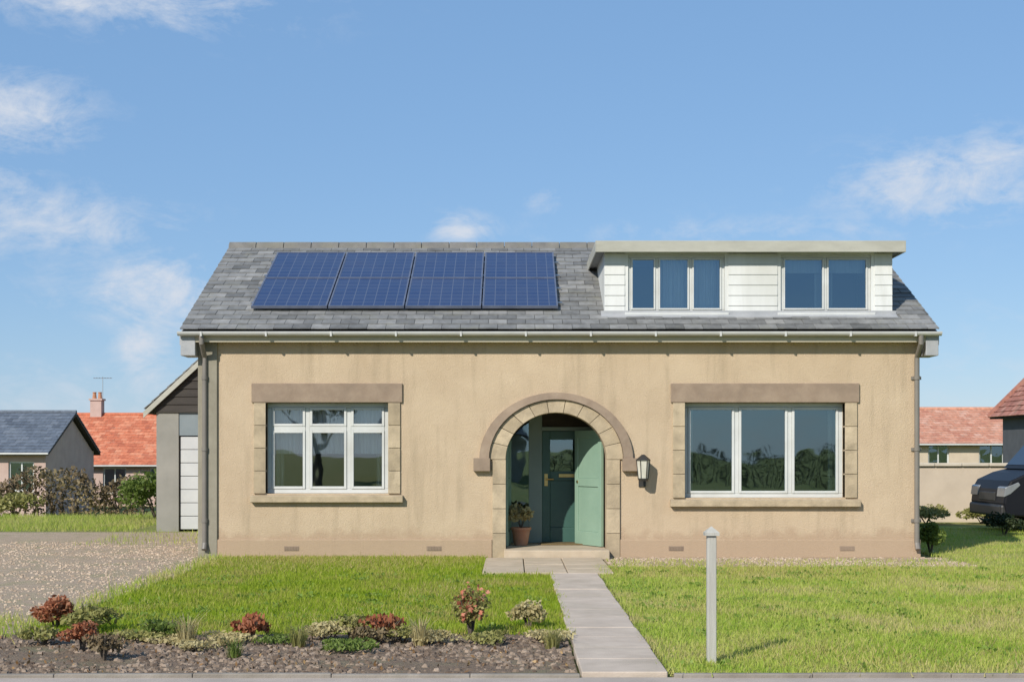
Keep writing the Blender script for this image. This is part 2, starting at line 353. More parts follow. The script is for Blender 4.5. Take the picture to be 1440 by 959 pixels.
def cloud_layer():
    tc = node(nt, 'ShaderNodeTexCoord'); sp = node(nt, 'ShaderNodeSeparateXYZ'); nt.links.new(tc.outputs['Generated'], sp.inputs[0])
    def mth(op, a, b=None, c=None, clamp=False):
        n = node(nt, 'ShaderNodeMath', operation=op); n.use_clamp = clamp
        for i, v in enumerate((a, b, c)):
            if v is None: continue
            if hasattr(v, 'is_output'): nt.links.new(v, n.inputs[i])
            else: n.inputs[i].default_value = v
        return n.outputs[0]
    az = mth('ARCTAN2', sp.outputs[0], sp.outputs[1]); el = mth('ARCSINE', sp.outputs[2])
    cb = node(nt, 'ShaderNodeCombineXYZ'); nt.links.new(az, cb.inputs[0]); nt.links.new(mth('MULTIPLY', el, 1.9), cb.inputs[1])
    big = noise(nt, 15, 12, .68, cb.outputs[0], .7); fine = noise(nt, 42, 10, .68, cb.outputs[0], .35)
    total = None
    #  azimuth, elevation, half widths (radians) and weight of every cloud
    for a, e, wa, we, k in ((-.275, .300, .10, .020, .62), (-.20, .318, .05, .014, .75), (-.335, .222, .042, .022, .72), (-.325, .153, .072, .020, .72), (-.345, .175, .03, .014, .6),
                            (-.245, .107, .034, .021, 1.0), (-.252, .073, .018, .03, .75), (.295, .178, .062, .022, .78), (.33, .195, .04, .018, .5), (.17, .152, .14, .011, .34), (-.037, .156, .022, .010, .75),
                            (.022, .176, .016, .012, .35), (-.29, .13, .06, .05, .25), (.36, .05, .10, .04, .3), (-.3, .03, .12, .03, .35),
                            (1.2, .35, .3, .1, .7), (-1.3, .3, .4, .09, .7), (2.6, .4, .4, .1, .7), (-2.4, .25, .5, .08, .7), (.9, .9, .3, .12, .5)):
        dx = mth('MULTIPLY', mth('SUBTRACT', az, a), 1 / wa); dy = mth('MULTIPLY', mth('SUBTRACT', el, e), 1 / we)
        g = mth('MULTIPLY', mth('EXPONENT', mth('MULTIPLY', mth('ADD', mth('MULTIPLY', dx, dx), mth('MULTIPLY', dy, dy)), -.7)), k)
        total = g if total is None else mth('MAXIMUM', total, g)
    nz = mth('ADD', mth('MULTIPLY', big, .65), mth('MULTIPLY', fine, .35))
    f = mth('MULTIPLY', mth('ADD', mth('MULTIPLY', total, 1.15), mth('MULTIPLY', mth('SUBTRACT', nz, .545), 4.2)), 1.0, clamp=True)
    f = mth('MULTIPLY', mth('MULTIPLY', f, mth('MULTIPLY', total, 1.9, clamp=True)), .9, clamp=True)
    return f
cf = cloud_layer()
skyc = mixc(nt, .62, sk.outputs[0], (1.72, 3.42, 6.15))
cloudcol = mixc(nt, cf, skyc, (5.7, 6.1, 6.8))
nt.links.new(cloudcol, bg.inputs['Color']); bg.inputs['Strength'].default_value = .10
S.view_settings.view_transform = 'Standard'; S.view_settings.look = 'None'; S.view_settings.gamma = 1; S.view_settings.exposure = 0.25
S.cycles.max_bounces = 8; S.cycles.transparent_max_bounces = 16

# ------------------------------------------------------------------ ground
def gz(x, y):                              # level round the house, falling away behind it
    t = min(max((y - 9) / 31, 0), 1); t = t * t * (3 - 2 * t)
    return -1.25 * t
def sheet(x0, x1, y0, y1, z, nx=1, ny=1, fall=False):
    m = MB()
    for j in range(ny):
        for i in range(nx):
            X = [x0 + (x1 - x0) * (i + k) / nx for k in (0, 1)]; Y = [y0 + (y1 - y0) * (j + k) / ny for k in (0, 1)]
            m.quad(*[(x, y, z + (gz(x, y) if fall else 0)) for x, y in ((X[0], Y[0]), (X[1], Y[0]), (X[1], Y[1]), (X[0], Y[1]))])
    return m
g = MB()
ys = [-3000, -60, -20, 9] + [9 + 31 * k / 12 for k in range(1, 13)] + [80, 300, 3000]
for a, b in zip(ys, ys[1:]): g.quad((-3000, a, gz(0, a) - .02), (3000, a, gz(0, a) - .02), (3000, b, gz(0, b) - .02), (-3000, b, gz(0, b) - .02))
struct('ground', g, M['turfF'])
struct('driveway', sheet(-11.5, -3.93, -9.4, 6.4, .002), M['drive'])
struct('left_lawn', sheet(-3.97, .44, -8.45, -2.86, .006).add(*(lambda q: (q.v, q.f))(sheet(-3.95, -.37, -2.86, -.02, .006))), M['turfL'])
struct('right_lawn', sheet(1.08, 16, -10.57, -1.7, .006), M['turfR'])
struct('side_lawn', sheet(6.1, 16, -1.7, 8.5, .006), M['turfR'])
struct('gravel_strip', sheet(1.26, 6.1, -1.7, -.005, .004), M['drive'])
struct('flower_bed', sheet(-6.3, .44, -10.57, -8.45, .006), M['soil'])
struct('footway', sheet(-40, 40, -12.6, -10.6, -.004), M['pavement'])
k = MB()
x = -24.0
while x < 24: k.box(x, x + .912, -12.76, -12.61, -.16, .0); x += .915
struct('kerb', k, M['kerb'], bevel=.015)
k = MB()
for xa, xb in ((-14, .45), (1.07, 16)):
    x = xa
    while x < xb - .05: k.box(x, min(x + .912, xb), -10.625, -10.575, -.1, .022 + random.uniform(-.004, .004)); x += .915
struct('garden_kerb', k, M['kerb'], bevel=.008)
struct('road', sheet(-40, 40, -19, -12.77, -.015), M['asphalt'])
# slabs: front path and the paved apron at the porch
p = MB(); y = -10.58
while y < -2.9:
    L = random.choice((.6, .6, .75)); dz = random.uniform(-.003, .003); dx = random.uniform(-.008, .008)
    p.box(.46 + dx, 1.03 + dx, y, min(y + L, -2.85) - .012, -.04, .03 + dz); y += L
struct('path', p, M['slab'], bevel=.008)
p = MB()
xs = [-.36, .16, .68, 1.24]
for j in range(4):
    for i in range(3):
        dz = random.uniform(-.003, .003); p.box(xs[i], xs[i + 1] - .012, -2.84 + j * .62, -2.84 + (j + 1) * .62 - .012, -.04, .032 + dz)
struct('paved_apron', p, M['apron'], bevel=.008)

# grass blades
def blades(name, regs, hmin, hmax, mat):
    VV = []; TT = []
    for x0, x1, y0, y1, dens in regs:
        n = int((x1 - x0) * (y1 - y0) * dens)
        P = np.stack([RNG.uniform(x0, x1, n), RNG.uniform(y0, y1, n), np.full(n, .004)], 1)
        th = RNG.uniform(0, 6.283, n); h = RNG.uniform(hmin, hmax, n); lean = RNG.normal(0, .38, (n, 2)) * h[:, None]
        w = RNG.uniform(.0035, .007, n)
        P[:, 0] += RNG.normal(0, .03, n); P[:, 1] += RNG.normal(0, .04, n); h *= 1 + 1.1 * (RNG.uniform(0, 1, n) > .985)
        ax = np.stack([np.cos(th), np.sin(th), 0 * th], 1) * w[:, None]
        tip = P + np.stack([lean[:, 0], lean[:, 1], h], 1)
        VV.append(np.stack([P - ax, P + ax, tip], 1)); TT.append(RNG.uniform(0, 1, n))
    o = np_mesh(name, np.concatenate(VV), np.concatenate(TT), mat, k=3); o['kind'] = 'stuff'; return o
blades('left_grass', [(-4.0, .47, -8.5, -4, 2500), (-4.0, .47, -4, -2.85, 1700), (-4.0, -.37, -2.85, -.03, 1500)], .025, .06, M['bladeL'])
blades('right_grass', [(1.05, 7.2, -10.57, -6, 2400), (1.05, 10, -6, -1.7, 1500), (1.3, 10, -1.7, -.5, 350), (7.2, 13, -10.57, -6, 900), (10, 15, -6, -.88, 500), (5.95, 14, -.9, 7.5, 600)], .022, .055, M['bladeR'])
blades('verge_grass', [(-15, -7.2, 6.5, 13, 350), (-5.6, -3.9, -8.7, -7.4, 500), (-4.25, -3.95, -7.4, -.1, 500), (-7, -4.5, 2.5, 6.3, 60)], .05, .12, M['bladeR'])
M['dryblade'] = leaf('dry_grass_blade', (.36, .33, .09), (.46, .40, .14), (.56, .47, .21), .4)
def dry(name, spots, mat):
    VV = []; TT = []
    for cx, cy, rx, ry, n in spots:
        P = np.stack([RNG.normal(cx, rx * .5, n), RNG.normal(cy, ry * .5, n), np.full(n, .004)], 1)
        P = P[((P[:, 0] < -.40) | ((P[:, 0] < .44) & (P[:, 1] < -2.88)) | (P[:, 0] > 1.06)) & (P[:, 1] < -.05) & (P[:, 1] > -10.55) & (P[:, 0] > -4.05)]; n = len(P)
        th = RNG.uniform(0, 6.283, n); h = RNG.uniform(.03, .065, n); ln = RNG.normal(0, .55, (n, 2)) * h[:, None]
        ax = np.stack([np.cos(th), np.sin(th), 0 * th], 1) * RNG.uniform(.0035, .007, n)[:, None]
        VV.append(np.stack([P - ax, P + ax, P + np.stack([ln[:, 0], ln[:, 1], h], 1)], 1)); TT.append(RNG.uniform(0, 1, n))
    o = np_mesh(name, np.concatenate(VV), np.concatenate(TT), mat, k=3); o['kind'] = 'stuff'
dry('dry_grass', [(-3.2, -.9, 1.3, 1.5, 4200), (-1.6, -.9, 1.6, 1.5, 5200), (-.75, -5.0, .55, 1.4, 1500), (-1.5, -7.3, 1.0, .8, 900), (-3.6, -6.5, .4, 1.5, 500), (-.2, -4, .5, .6, 400), (2.4, -9.7, .9, .7, 900), (4.2, -9.6, 1.3, .9, 1500),
    (6, -8.5, 1.2, 1.0, 1000), (3.0, -2.6, 2.5, 1.0, 3500), (6.5, -4, 1.8, 1.6, 2600), (4.6, -6.8, .9, .7, 700), (9, -2, 2, 2, 2200), (1.9, -6.5, .5, 1.0, 400)], M['dryblade'])
P = []
for i in range(210):
    cx, cy = (random.uniform(-3.9, .35), random.uniform(-8.3, -3)) if random.random() < .38 else (random.uniform(1.15, 7), random.uniform(-10.4, -2))
    k_ = random.randint(8, 34); r_ = random.uniform(.03, .16); P.append(np.stack([RNG.normal(cx, r_, k_), RNG.normal(cy, r_, k_), RNG.uniform(.015, .045, k_)], 1))
P = np.concatenate(P); P = P[(P[:, 0] < .44) | (P[:, 0] > 1.07)]
o = np_mesh('lawn_weeds', leaves(P, .036, flat=-1.2, asp=.85), RNG.uniform(0, 1, len(P)), M['clover']); o['kind'] = 'stuff'
# loose chippings
def chips(name, x0, x1, y0, y1, n, smin, smax, z, mat):
    m = MB()
    for i in range(n):
        s = smin + (smax - smin) * random.random() ** 2.2; cx, cy = random.uniform(x0, x1), random.uniform(y0, y1); a = random.uniform(0, 6.28); q = []
        if math.sin(cx * 2.3 + 1.3 * math.sin(cy * 1.9)) + math.sin(cy * 3.7 + cx * 1.1) < -.75 and random.random() < .8: continue
        for kk in range(6):
            an = a + kk * 1.047; rr = s * random.uniform(.7, 1.15); q.append((cx + rr * math.cos(an), cy + rr * math.sin(an) * .8, z))
        tp = [(cx + (X - cx) * .6 + random.uniform(-.2, .2) * s, cy + (Y - cy) * .6, z + s * random.uniform(.35, .8)) for X, Y, Z in q]
        m.add(q + tp, [(0, 1, 7, 6), (1, 2, 8, 7), (2, 3, 9, 8), (3, 4, 10, 9), (4, 5, 11, 10), (5, 0, 6, 11), (6, 7, 8, 9, 10, 11)], random.random())
    o = obj(name, m, mat); o['kind'] = 'stuff'; return o
chips('bed_chippings', -6.2, .43, -10.52, -8.6, 11000, .008, .036, .002, M['chips'])
P = np.stack([RNG.uniform(-6, .4, 520), RNG.uniform(-10.5, -8.5, 520), RNG.uniform(.012, .035, 520)], 1)
o = np_mesh('leaf_litter', leaves(P, .035, flat=-1), RNG.uniform(0, 1, 520), M['leaflitter']); o['kind'] = 'stuff'
chips('path_gravel', 1.28, 6.05, -1.68, -.02, 4200, .010, .024, .002, M['gravelchips'])
chips('drive_gravel', -8.2, -4.0, -8.6, 3.5, 7500, .010, .024, .002, M['gravelchips'])
# ------------------------------------------------------------------ tiled roof helper
def tiles(mb, o, u, v, W_, L_, gauge, tw, inside=None, th=.016):
    o, u, v = Vector(o), Vector(u).normalized(), Vector(v).normalized(); n = u.cross(v).normalized()
    if n.z < 0: n = -n
    rows = int(math.ceil(L_ / gauge))
    for j in range(rows):
        off = (j % 2) * tw * .5; i0 = -1
        for i in range(i0, int(W_ / tw) + 2):
            a0 = max(i * tw + off + .003, 0); a1 = min((i + 1) * tw + off - .003, W_)
            if a1 - a0 < .02: continue
            s0 = j * gauge; s1 = min(s0 + gauge * 1.25, L_)
            c = o + u * ((a0 + a1) / 2) + v * (s0 + gauge / 2)
            if inside and not inside(c): continue
            dn = random.uniform(-.002, .003)
            A = o + u * a0 + v * s0 + n * (th + dn); B = o + u * a1 + v * s0 + n * (th + dn + random.uniform(-.002, .002))
            mb.frame8(A, B - A, v * (s1 - s0) - n * (th * .9), n * th, min(1, max(0, random.gauss(.5, .24))))
    return mb

# ------------------------------------------------------------------ the bungalow
X0, X1, Y1 = -4.38, 5.73, 6.6
RY, RZ = 3.3, 4.82; EY, EZ = -.20, 3.165
SL = (RZ - EZ) / (RY - EY)
house = thing('bungalow', (.67, 3.3, 0), 'beige rendered bungalow with arched porch, slate roof, solar panels and white flat roofed dormer', 'house')
LW = (-3.46, -1.74, .90, 2.18); RW = (2.43, 4.68, .84, 2.18)
AX, ARX, ASP, ARY = .62, .71, 1.38, .66
def arc(rx, rz, n=20): return [(AX + rx * math.cos(math.pi - math.pi * k / n), ASP + rz * math.sin(math.pi * k / n)) for k in range(n + 1)]
m = MB(); TOP = 3.08
def wcol(x0, x1, z0, z1): m.box(x0, x1, 0, .3, z0, z1)
wcol(X0, LW[0], 0, TOP); wcol(LW[1], AX - ARX, 0, TOP); wcol(AX + ARX, RW[0], 0, TOP); wcol(RW[1], X1, 0, TOP)
for w in (LW, RW): wcol(w[0], w[1], 0, w[2]); wcol(w[0], w[1], w[3], TOP)
A = arc(ARX, ARY, 24)
for (xa, za), (xb, zb) in zip(A, A[1:]): m.prism_y([(xa, za), (xb, zb), (xb, TOP), (xa, TOP)], 0, .3)
for xw0, xw1 in ((X0, X0 + .3), (X1 - .3, X1)):
    m.prism_x([(.3, 0), (Y1, 0), (Y1, 2.96), (RY, RZ - .16), (.3, 3.2)], xw0, xw1)
m.box(X0 + .3, X1 - .3, Y1 - .3, Y1, 0, 2.96)
# porch recess: side walls, back wall with the door opening, ceiling
PD = 1.25
m.box(AX - ARX - .12, AX - ARX - .002, .3, PD, 0, 2.4); m.box(AX + ARX + .002, AX + ARX + .12, .3, PD, 0, 2.4)
m.box(AX - ARX, AX + ARX, .3, PD, 2.25, 2.4)
obj('wall', m, M['render'], house)
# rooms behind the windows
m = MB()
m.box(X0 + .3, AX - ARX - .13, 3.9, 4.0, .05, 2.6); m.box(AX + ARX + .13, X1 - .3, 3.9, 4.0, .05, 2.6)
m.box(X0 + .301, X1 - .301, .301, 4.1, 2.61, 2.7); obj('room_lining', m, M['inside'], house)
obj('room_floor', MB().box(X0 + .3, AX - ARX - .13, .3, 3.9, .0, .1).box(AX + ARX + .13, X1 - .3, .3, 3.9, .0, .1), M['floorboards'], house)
obj('corner_shade_strip', MB().box(X0 - .03, X0 + .24, -.035, -.001, .0, 3.034), M['cornershade'], house, bevel=.008)  # added strip, coloured darker to stand for wall in shade
# base course, window surrounds
m = MB()
m.box(X0 + .241, AX - ARX - .19, -.03, -.001, .0, .26); m.box(AX + ARX + .19, X1 + .012, -.03, -.001, .0, .26)
bc = obj('base_course', m, M['render'], house, bevel=.01)
for w in (LW, RW):
    b = .17
    s_ = obj('window_lintel', MB().box(w[0] - b - .03, w[1] + b + .03, -.034, .12, w[3], w[3] + .27), M['lintel'], house, bevel=.008)
    for xa in (w[0] - b, w[1]):
        jm = MB(); nz = 4; hz = (w[3] - .002 - w[2]) / nz
        for q in range(nz): jm.box(xa, xa + b, -.028 + random.uniform(-.002, .002), .12, w[2] + q * hz + .003, w[2] + (q + 1) * hz - .003, random.uniform(.2, .8))
        obj('window_jamb', jm, M['stone'], s_, bevel=.006)
    obj('sill', MB().prism_x([(-.09, w[2] - .12), (.14, w[2] - .12), (.14, w[2] + .0), (-.09, w[2] - .03)], w[0] - b - .04, w[1] + b + .04), M['stone'], s_, bevel=.008)
def window(x0, x1, z0, z1, y, lights, transom=None, fr=.065, gm='glass', name='window', s=.035):
    """casement window: outer frame, mullions, opening sashes, panes"""
    m = MB(); d = .07
    m.box(x0, x1, y, y + d, z1 - fr, z1); m.box(x0, x1, y, y + d, z0, z0 + fr)
    m.box(x0, x0 + fr, y, y + d, z0 + fr, z1 - fr); m.box(x1 - fr, x1, y, y + d, z0 + fr, z1 - fr)
    e = [x0 + fr] + [x0 + (x1 - x0) * q for q in lights] + [x1 - fr]
    for q in e[1:-1]: m.box(q - fr * .5, q + fr * .5, y + .002, y + d, z0 + fr, z1 - fr)
    w = obj(name, m, M['upvc'], house, bevel=.008); sash = MB(); pane = MB()
    for i in range(len(e) - 1):
        a = e[i] + (fr * .5 if i else 0); b = e[i + 1] - (fr * .5 if i < len(e) - 2 else 0)
        zs = [z0 + fr, z1 - fr] if not transom else [z0 + fr, transom, z1 - fr]
        if transom: sash.box(a, b, y - .004, y + d, transom - .03, transom + .03)
        for za, zb in zip(zs, zs[1:]):
            za += .03 if za == transom else 0; zb -= .03 if zb == transom else 0
            sash.box(a, a + s, y - .012, y + .04, za, zb); sash.box(b - s, b, y - .012, y + .04, za, zb)
            sash.box(a + s, b - s, y - .012, y + .04, za, za + s); sash.box(a + s, b - s, y - .012, y + .04, zb - s, zb)
            pane.quad((a + s, y + .02, za + s), (b - s, y + .02, za + s), (b - s, y + .02, zb - s), (a + s, y + .02, zb - s))
    obj('sash', sash, M['upvc'], w, bevel=.004); obj('pane', pane, M[gm], w)
    return w
def cloth(x0, x1, z0, z1, y, folds, amp=.03):
    m = MB(); n = folds * 8
    for i in range(n):
        a, b = i / n, (i + 1) / n
        f = lambda t: y + amp * math.sin(t * folds * 6.283) + amp * .4 * math.sin(t * folds * 15)
        xa, xb = x0 + (x1 - x0) * a, x0 + (x1 - x0) * b
        m.quad((xa, f(a), z0), (xb, f(b), z0), (xb, f(b), z1), (xa, f(a), z1))
    return m
lw = window(LW[0], LW[1], LW[2], LW[3], .13, (.33, .67), 1.82, gm='lglass')
obj('curtain', cloth(LW[0] - .1, LW[1] + .1, 1.46, 2.3, .30, 26, .012), M['net'], lw)
for xa in (LW[0] - .2, LW[1] - .2): obj('drape', cloth(xa, xa + .4, .8, 2.4, .36, 5), M['drape'], lw)
rw = window(RW[0], RW[1], RW[2], RW[3], .13, (.333, .667), None, fr=.062)
for xa in (RW[0] - .2, RW[1] - .16): obj('drape', cloth(xa, xa + .36, .8, 2.4, .36, 5), M['drape'], rw)

for xa in (-3.2, -1.2, 2.2, 4.6):
    ab = MB().box(xa, xa + .21, -.034, -.031, .10, .165)
    for q in range(9): ab.box(xa + .012 + q * .0215, xa + .024 + q * .0215, -.040, -.0342, .108, .157)
    obj('air_brick', ab, M['lintel'], house)
# arched stone surround with hood mould and stops
m = MB(); y0 = -.035
nv, sub = 11, 4; N_ = nv * sub
inn, out = arc(ARX, ARY, N_), arc(ARX + .23, ARY + .18, N_)
def lerp2(p, q, t): return (p[0] + (q[0] - p[0]) * t, p[1] + (q[1] - p[1]) * t)
for q in range(nv):                       # eleven voussoirs
    tn_ = random.uniform(.2, .8); yv = y0 + random.uniform(-.002, .002); ix = [q * sub + k_ for k_ in range(sub + 1)]
    I = [inn[k_] for k_ in ix]; O = [out[k_] for k_ in ix]
    I[0] = lerp2(I[0], I[1], .06); I[-1] = lerp2(I[-1], I[-2], .06); O[0] = lerp2(O[0], O[1], .06); O[-1] = lerp2(O[-1], O[-2], .06)
    m.prism_y(I + O[::-1], yv, -.001, tn_)
    for a_, b_ in zip(I, I[1:]): m.quad((a_[0], -.001, a_[1]), (b_[0], -.001, b_[1]), (b_[0], .1, b_[1] - .002), (a_[0], .1, a_[1] - .002), tone=tn_)
for s in (-1, 1):
    xa, xb = sorted((AX + s * (ARX - .003), AX + s * (ARX + .185)))
    for q in range(4): m.box(xa, xb, y0 + random.uniform(-.002, .002), .10, q * ASP / 4 + .003, (q + 1) * ASP / 4 - .003, random.uniform(.2, .8))
pa = obj('porch_arch', m, M['stone'], house, bevel=.004)
h = MB(); o1, o2 = arc(ARX + .235, ARY + .185, 28), arc(ARX + .37, ARY + .28, 28)
for i in range(28):
    h.add([(o1[i][0], -.075, o1[i][1]), (o1[i + 1][0], -.075, o1[i + 1][1]), (o2[i + 1][0], -.055, o2[i + 1][1]), (o2[i][0], -.055, o2[i][1]),
           (o1[i][0], -.001, o1[i][1]), (o1[i + 1][0], -.001, o1[i + 1][1]), (o2[i + 1][0], -.001, o2[i + 1][1]), (o2[i][0], -.001, o2[i][1])],
          [(0, 1, 2, 3), (0, 4, 5, 1), (3, 2, 6, 7)])
for s in (-1, 1):
    xa, xb = sorted((AX + s * (ARX + .22), AX + s * (ARX + .45))); h.box(xa, xb, -.095, -.001, ASP - .16, ASP + .02)
obj('hood_mould', h, M['lintel'], pa)
# porch floor step
obj('step', MB().box(AX - ARX - .02, AX + ARX + .02, -.36, -.04, 0, .13).box(AX - ARX + .003, AX + ARX - .003, -.04, PD, 0, .127), M['apron'], house, bevel=.012)
# inner entrance: sidelight, door, fanlight
ex0, ex1, ez0, ez1 = AX - ARX, AX + ARX, .13, 2.25; dx0 = AX - .17; dx1 = AX + .62
m = MB()
for a, b in ((ex0, ex0 + .06), (dx0 - .20, dx0), (dx1, ex1)): m.box(a, b, PD, PD + .1, ez0, ez1)
m.box(ex0 + .06, ex1, PD + .002, PD + .1, ez1 - .08, ez1 - .001); m.box(ex0 + .06, dx0 - .20, PD + .002, PD + .1, ez0, ez0 + .42)
ef = obj('entrance_frame', m, M['greygreen'], house, bevel=.006)
obj('pane', MB().quad((ex0 + .06, PD + .05, ez0 + .42), (dx0 - .20, PD + .05, ez0 + .42), (dx0 - .20, PD + .05, ez1 - .08), (ex0 + .06, PD + .05, ez1 - .08)), M['glass'], ef)
m = MB(); z0, z1 = ez0 + .01, 1.80; sw = .12; yD = PD + .02
m.box(dx0, dx0 + sw, yD, yD + .05, z0, z1); m.box(dx1 - sw, dx1, yD, yD + .05, z0, z1)
for a, b in ((z0, z0 + .22), (z0 + .92, z0 + 1.06), (z1 - .13, z1)): m.box(dx0 + sw, dx1 - sw, yD, yD + .05, a, b)
m.box(dx0 + sw, dx1 - sw, yD + .018, yD + .04, z0 + .22, z0 + .92)
obj('fanlight_board', MB().box(dx0, dx1, PD + .012, PD + .08, 1.86, ez1 - .08), M['darktimber'], ef)
obj('transom', MB().box(dx0, dx1, PD - .01, PD + .09, 1.803, 1.858), M['greygreen'], ef)
dr = obj('door', m, M['teal'], house, bevel=.006)
obj('door_pane', MB().quad((dx0 + sw, yD + .025, z0 + 1.06), (dx1 - sw, yD + .025, z0 + 1.06), (dx1 - sw, yD + .025, z1 - .13), (dx0 + sw, yD + .025, z1 - .13)), M['glass'], dr)
obj('handle', MB().tube([(dx0 + .06, yD, 1.08), (dx0 + .06, yD - .05, 1.08), (dx0 + .17, yD - .05, 1.08)], .011, 8).box(dx0 + .035, dx0 + .085, yD - .012, yD - .001, .98, 1.16), M['brass'], dr)
obj('letterbox', MB().box(AX + .08, AX + .34, yD - .01, yD - .001, z0 + .97, z0 + 1.02), M['brass'], dr, bevel=.003)
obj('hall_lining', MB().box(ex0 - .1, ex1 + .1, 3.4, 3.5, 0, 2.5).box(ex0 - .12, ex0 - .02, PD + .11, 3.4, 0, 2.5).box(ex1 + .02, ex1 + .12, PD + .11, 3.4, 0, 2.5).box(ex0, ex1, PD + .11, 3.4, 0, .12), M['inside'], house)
# open storm door leaf folded towards the right-hand side of the recess
def leafdoor(hx, hy, ang, w, zb, zt, mat, name):
    c, s = math.cos(ang), math.sin(ang); m = MB()
    def bb(a0, a1, t0, t1, z0, z1):
        P = lambda a, t: (hx + a * c - t * s, hy + a * s + t * c)
        q = [P(a0, t0), P(a1, t0), P(a1, t1), P(a0, t1)]
        m.add([(x, y, z0) for x, y in q] + [(x, y, z1) for x, y in q], [(0, 3, 2, 1), (4, 5, 6, 7), (0, 1, 5, 4), (1, 2, 6, 5), (2, 3, 7, 6), (3, 0, 4, 7)])
    st = .09
    bb(0, st, 0, .045, zb, zt); bb(w - st, w, 0, .045, zb, zt)
    for a, b in ((zb, zb + .2), (zb + .85, zb + .97), (zt - .11, zt)): bb(st, w - st, 0, .045, a, b)
    bb(st, w - st, .014, .03, zb + .2, zb + .85); bb(st, w - st, .014, .03, zb + .97, zt - .11)
    return obj(name, m, mat, house, bevel=.005)
sdr = leafdoor(ex1 - .02, .32, R(118), .74, .135, 1.80, M['sage'], 'storm_door')
obj('knob', MB().lathe([(.0, -.06), (.02, -.055), (.024, -.04), (.01, -.02), (.01, .0)], 0, 0, 12, axis='y').add([], []), M['brass'], sdr).location = (0, 0, 0)
kn = sdr.children[0]; q = ABS[house.name]
kn.location = Vector((ex1 - .02 + .66 * math.cos(R(118)) - .0, .32 + .66 * math.sin(R(118)), 1.05)); kn.rotation_euler = (0, 0, R(118 + 180))
kn.location = kn.location - q + Vector(q) * 0
for vv in kn.data.vertices: vv.co = vv.co + q
leafdoor(ex0 + .03, .36, R(86), .72, .135, 1.80, M['sage'], 'storm_door')
# wall lantern by the arch
m = MB(); lx, ly, lz = AX + ARX + .50, -.17, 1.02
m.box(lx - .05, lx + .05, -.024, -.001, lz - .02, lz + .22); m.tube([(lx, -.02, lz + .12), (lx, -.10, lz + .22), (lx, ly, lz + .42)], .012, 8)
m.lathe([(.02, lz + .43), (.10, lz + .36), (.105, lz + .35)], lx, ly, 6); m.lathe([(.06, lz + .06), (.075, lz + .09), (.075, lz + .10)], lx, ly, 6)
for k_ in range(6):
    a = k_ * 1.047; m.tube([(lx + .07 * math.cos(a), ly + .07 * math.sin(a), lz + .095), (lx + .095 * math.cos(a), ly + .095 * math.sin(a), lz + .355)], .006, 5)
ln = obj('wall_lantern', m, M['iron'], house)
obj('lamp_glass', MB().lathe([(.064, lz + .10), (.088, lz + .352)], lx, ly, 6), M['paleglass'], ln)

# roof
DX0, DX1, DY, DZT = 1.32, 5.43, .32, 4.34          # dormer box
def roofz(y): return EZ + (y - EY) * SL
XR0, XR1 = -4.62, 5.94
u = Vector((1, 0, 0)); v = Vector((0, RY - EY, RZ - EZ)); L = v.length; vn = v.normalized()
m = MB()
def in_roof(c): return not (DX0 + .05 < c.x < DX1 - .05 and DY + .03 < c.y < 2.35)
tiles(m, (XR0, EY - .02, EZ + .012), u, v, XR1 - XR0, L, .19, .26, in_roof)
tiles(m, (XR1, 2 * RY - EY, EZ), -u, Vector((0, -(RY - EY), RZ - EZ)), XR1 - XR0, L, .19, .26)
roof = obj('roof', m, M['slate'], house)
# roof deck (under the slates)
m = MB()
def deck(x0, x1, ya, yb): m.prism_x([(ya, roofz(ya) - .01), (yb, roofz(yb) - .01), (yb, roofz(yb) - .1), (ya, roofz(ya) - .1)], x0, x1)
deck(XR0 + .02, DX0, EY + .01, RY); deck(DX0, DX1, EY + .01, DY); deck(DX0, DX1, 2.3, RY); deck(DX1, XR1 - .02, EY + .01, RY)
m.prism_x([(RY, RZ - .01), (2 * RY - EY, EZ - .01), (2 * RY - EY, EZ - .1), (RY, RZ - .1)], XR0 + .02, XR1 - .02)
obj('roof_deck', m, M['darktimber'], roof)
m = MB(); x = XR0
while x < XR1 - .05:
    e = min(x + .45, XR1)
    m.prism_x([(RY - .14, RZ - .04), (RY - .11, RZ + .045), (RY - .05, RZ + .095), (RY + .05, RZ + .095), (RY + .11, RZ + .045), (RY + .14, RZ - .04)], x, e - .008, random.random()); x = e
obj('ridge_cap', m, M['ridge'], roof, bevel=.008)
m = MB()
for xa, xb in ((XR0 - .012, XR0 + .02), (XR1 - .02, XR1 + .012)):
    obj('bargeboard', MB().prism_x([(EY + .02, EZ - .03), (RY, RZ - .03), (2 * RY - EY - .02, EZ - .03), (2 * RY - EY - .02, EZ - .19), (RY, RZ - .19), (EY + .02, EZ - .19)], xa, xb), M['lead'], roof)
m = MB()
for xa, xb in ((XR0 + .02, X0), (X1, XR1 - .02)):
    m.prism_x([(EY + .03, EZ - .12), (RY, RZ - .12), (2 * RY - EY - .03, EZ - .12), (2 * RY - EY - .03, EZ - .145), (RY, RZ - .145), (EY + .03, EZ - .145)], xa, xb)
m.box(XR0 + .02, XR1 - .02, EY + .03, -.001, 3.035, 3.055); m.box(XR0 + .02, XR1 - .02, EY + .008, EY + .03, 3.015, EZ - .02)
obj('soffit', m, M['soffit'], roof)
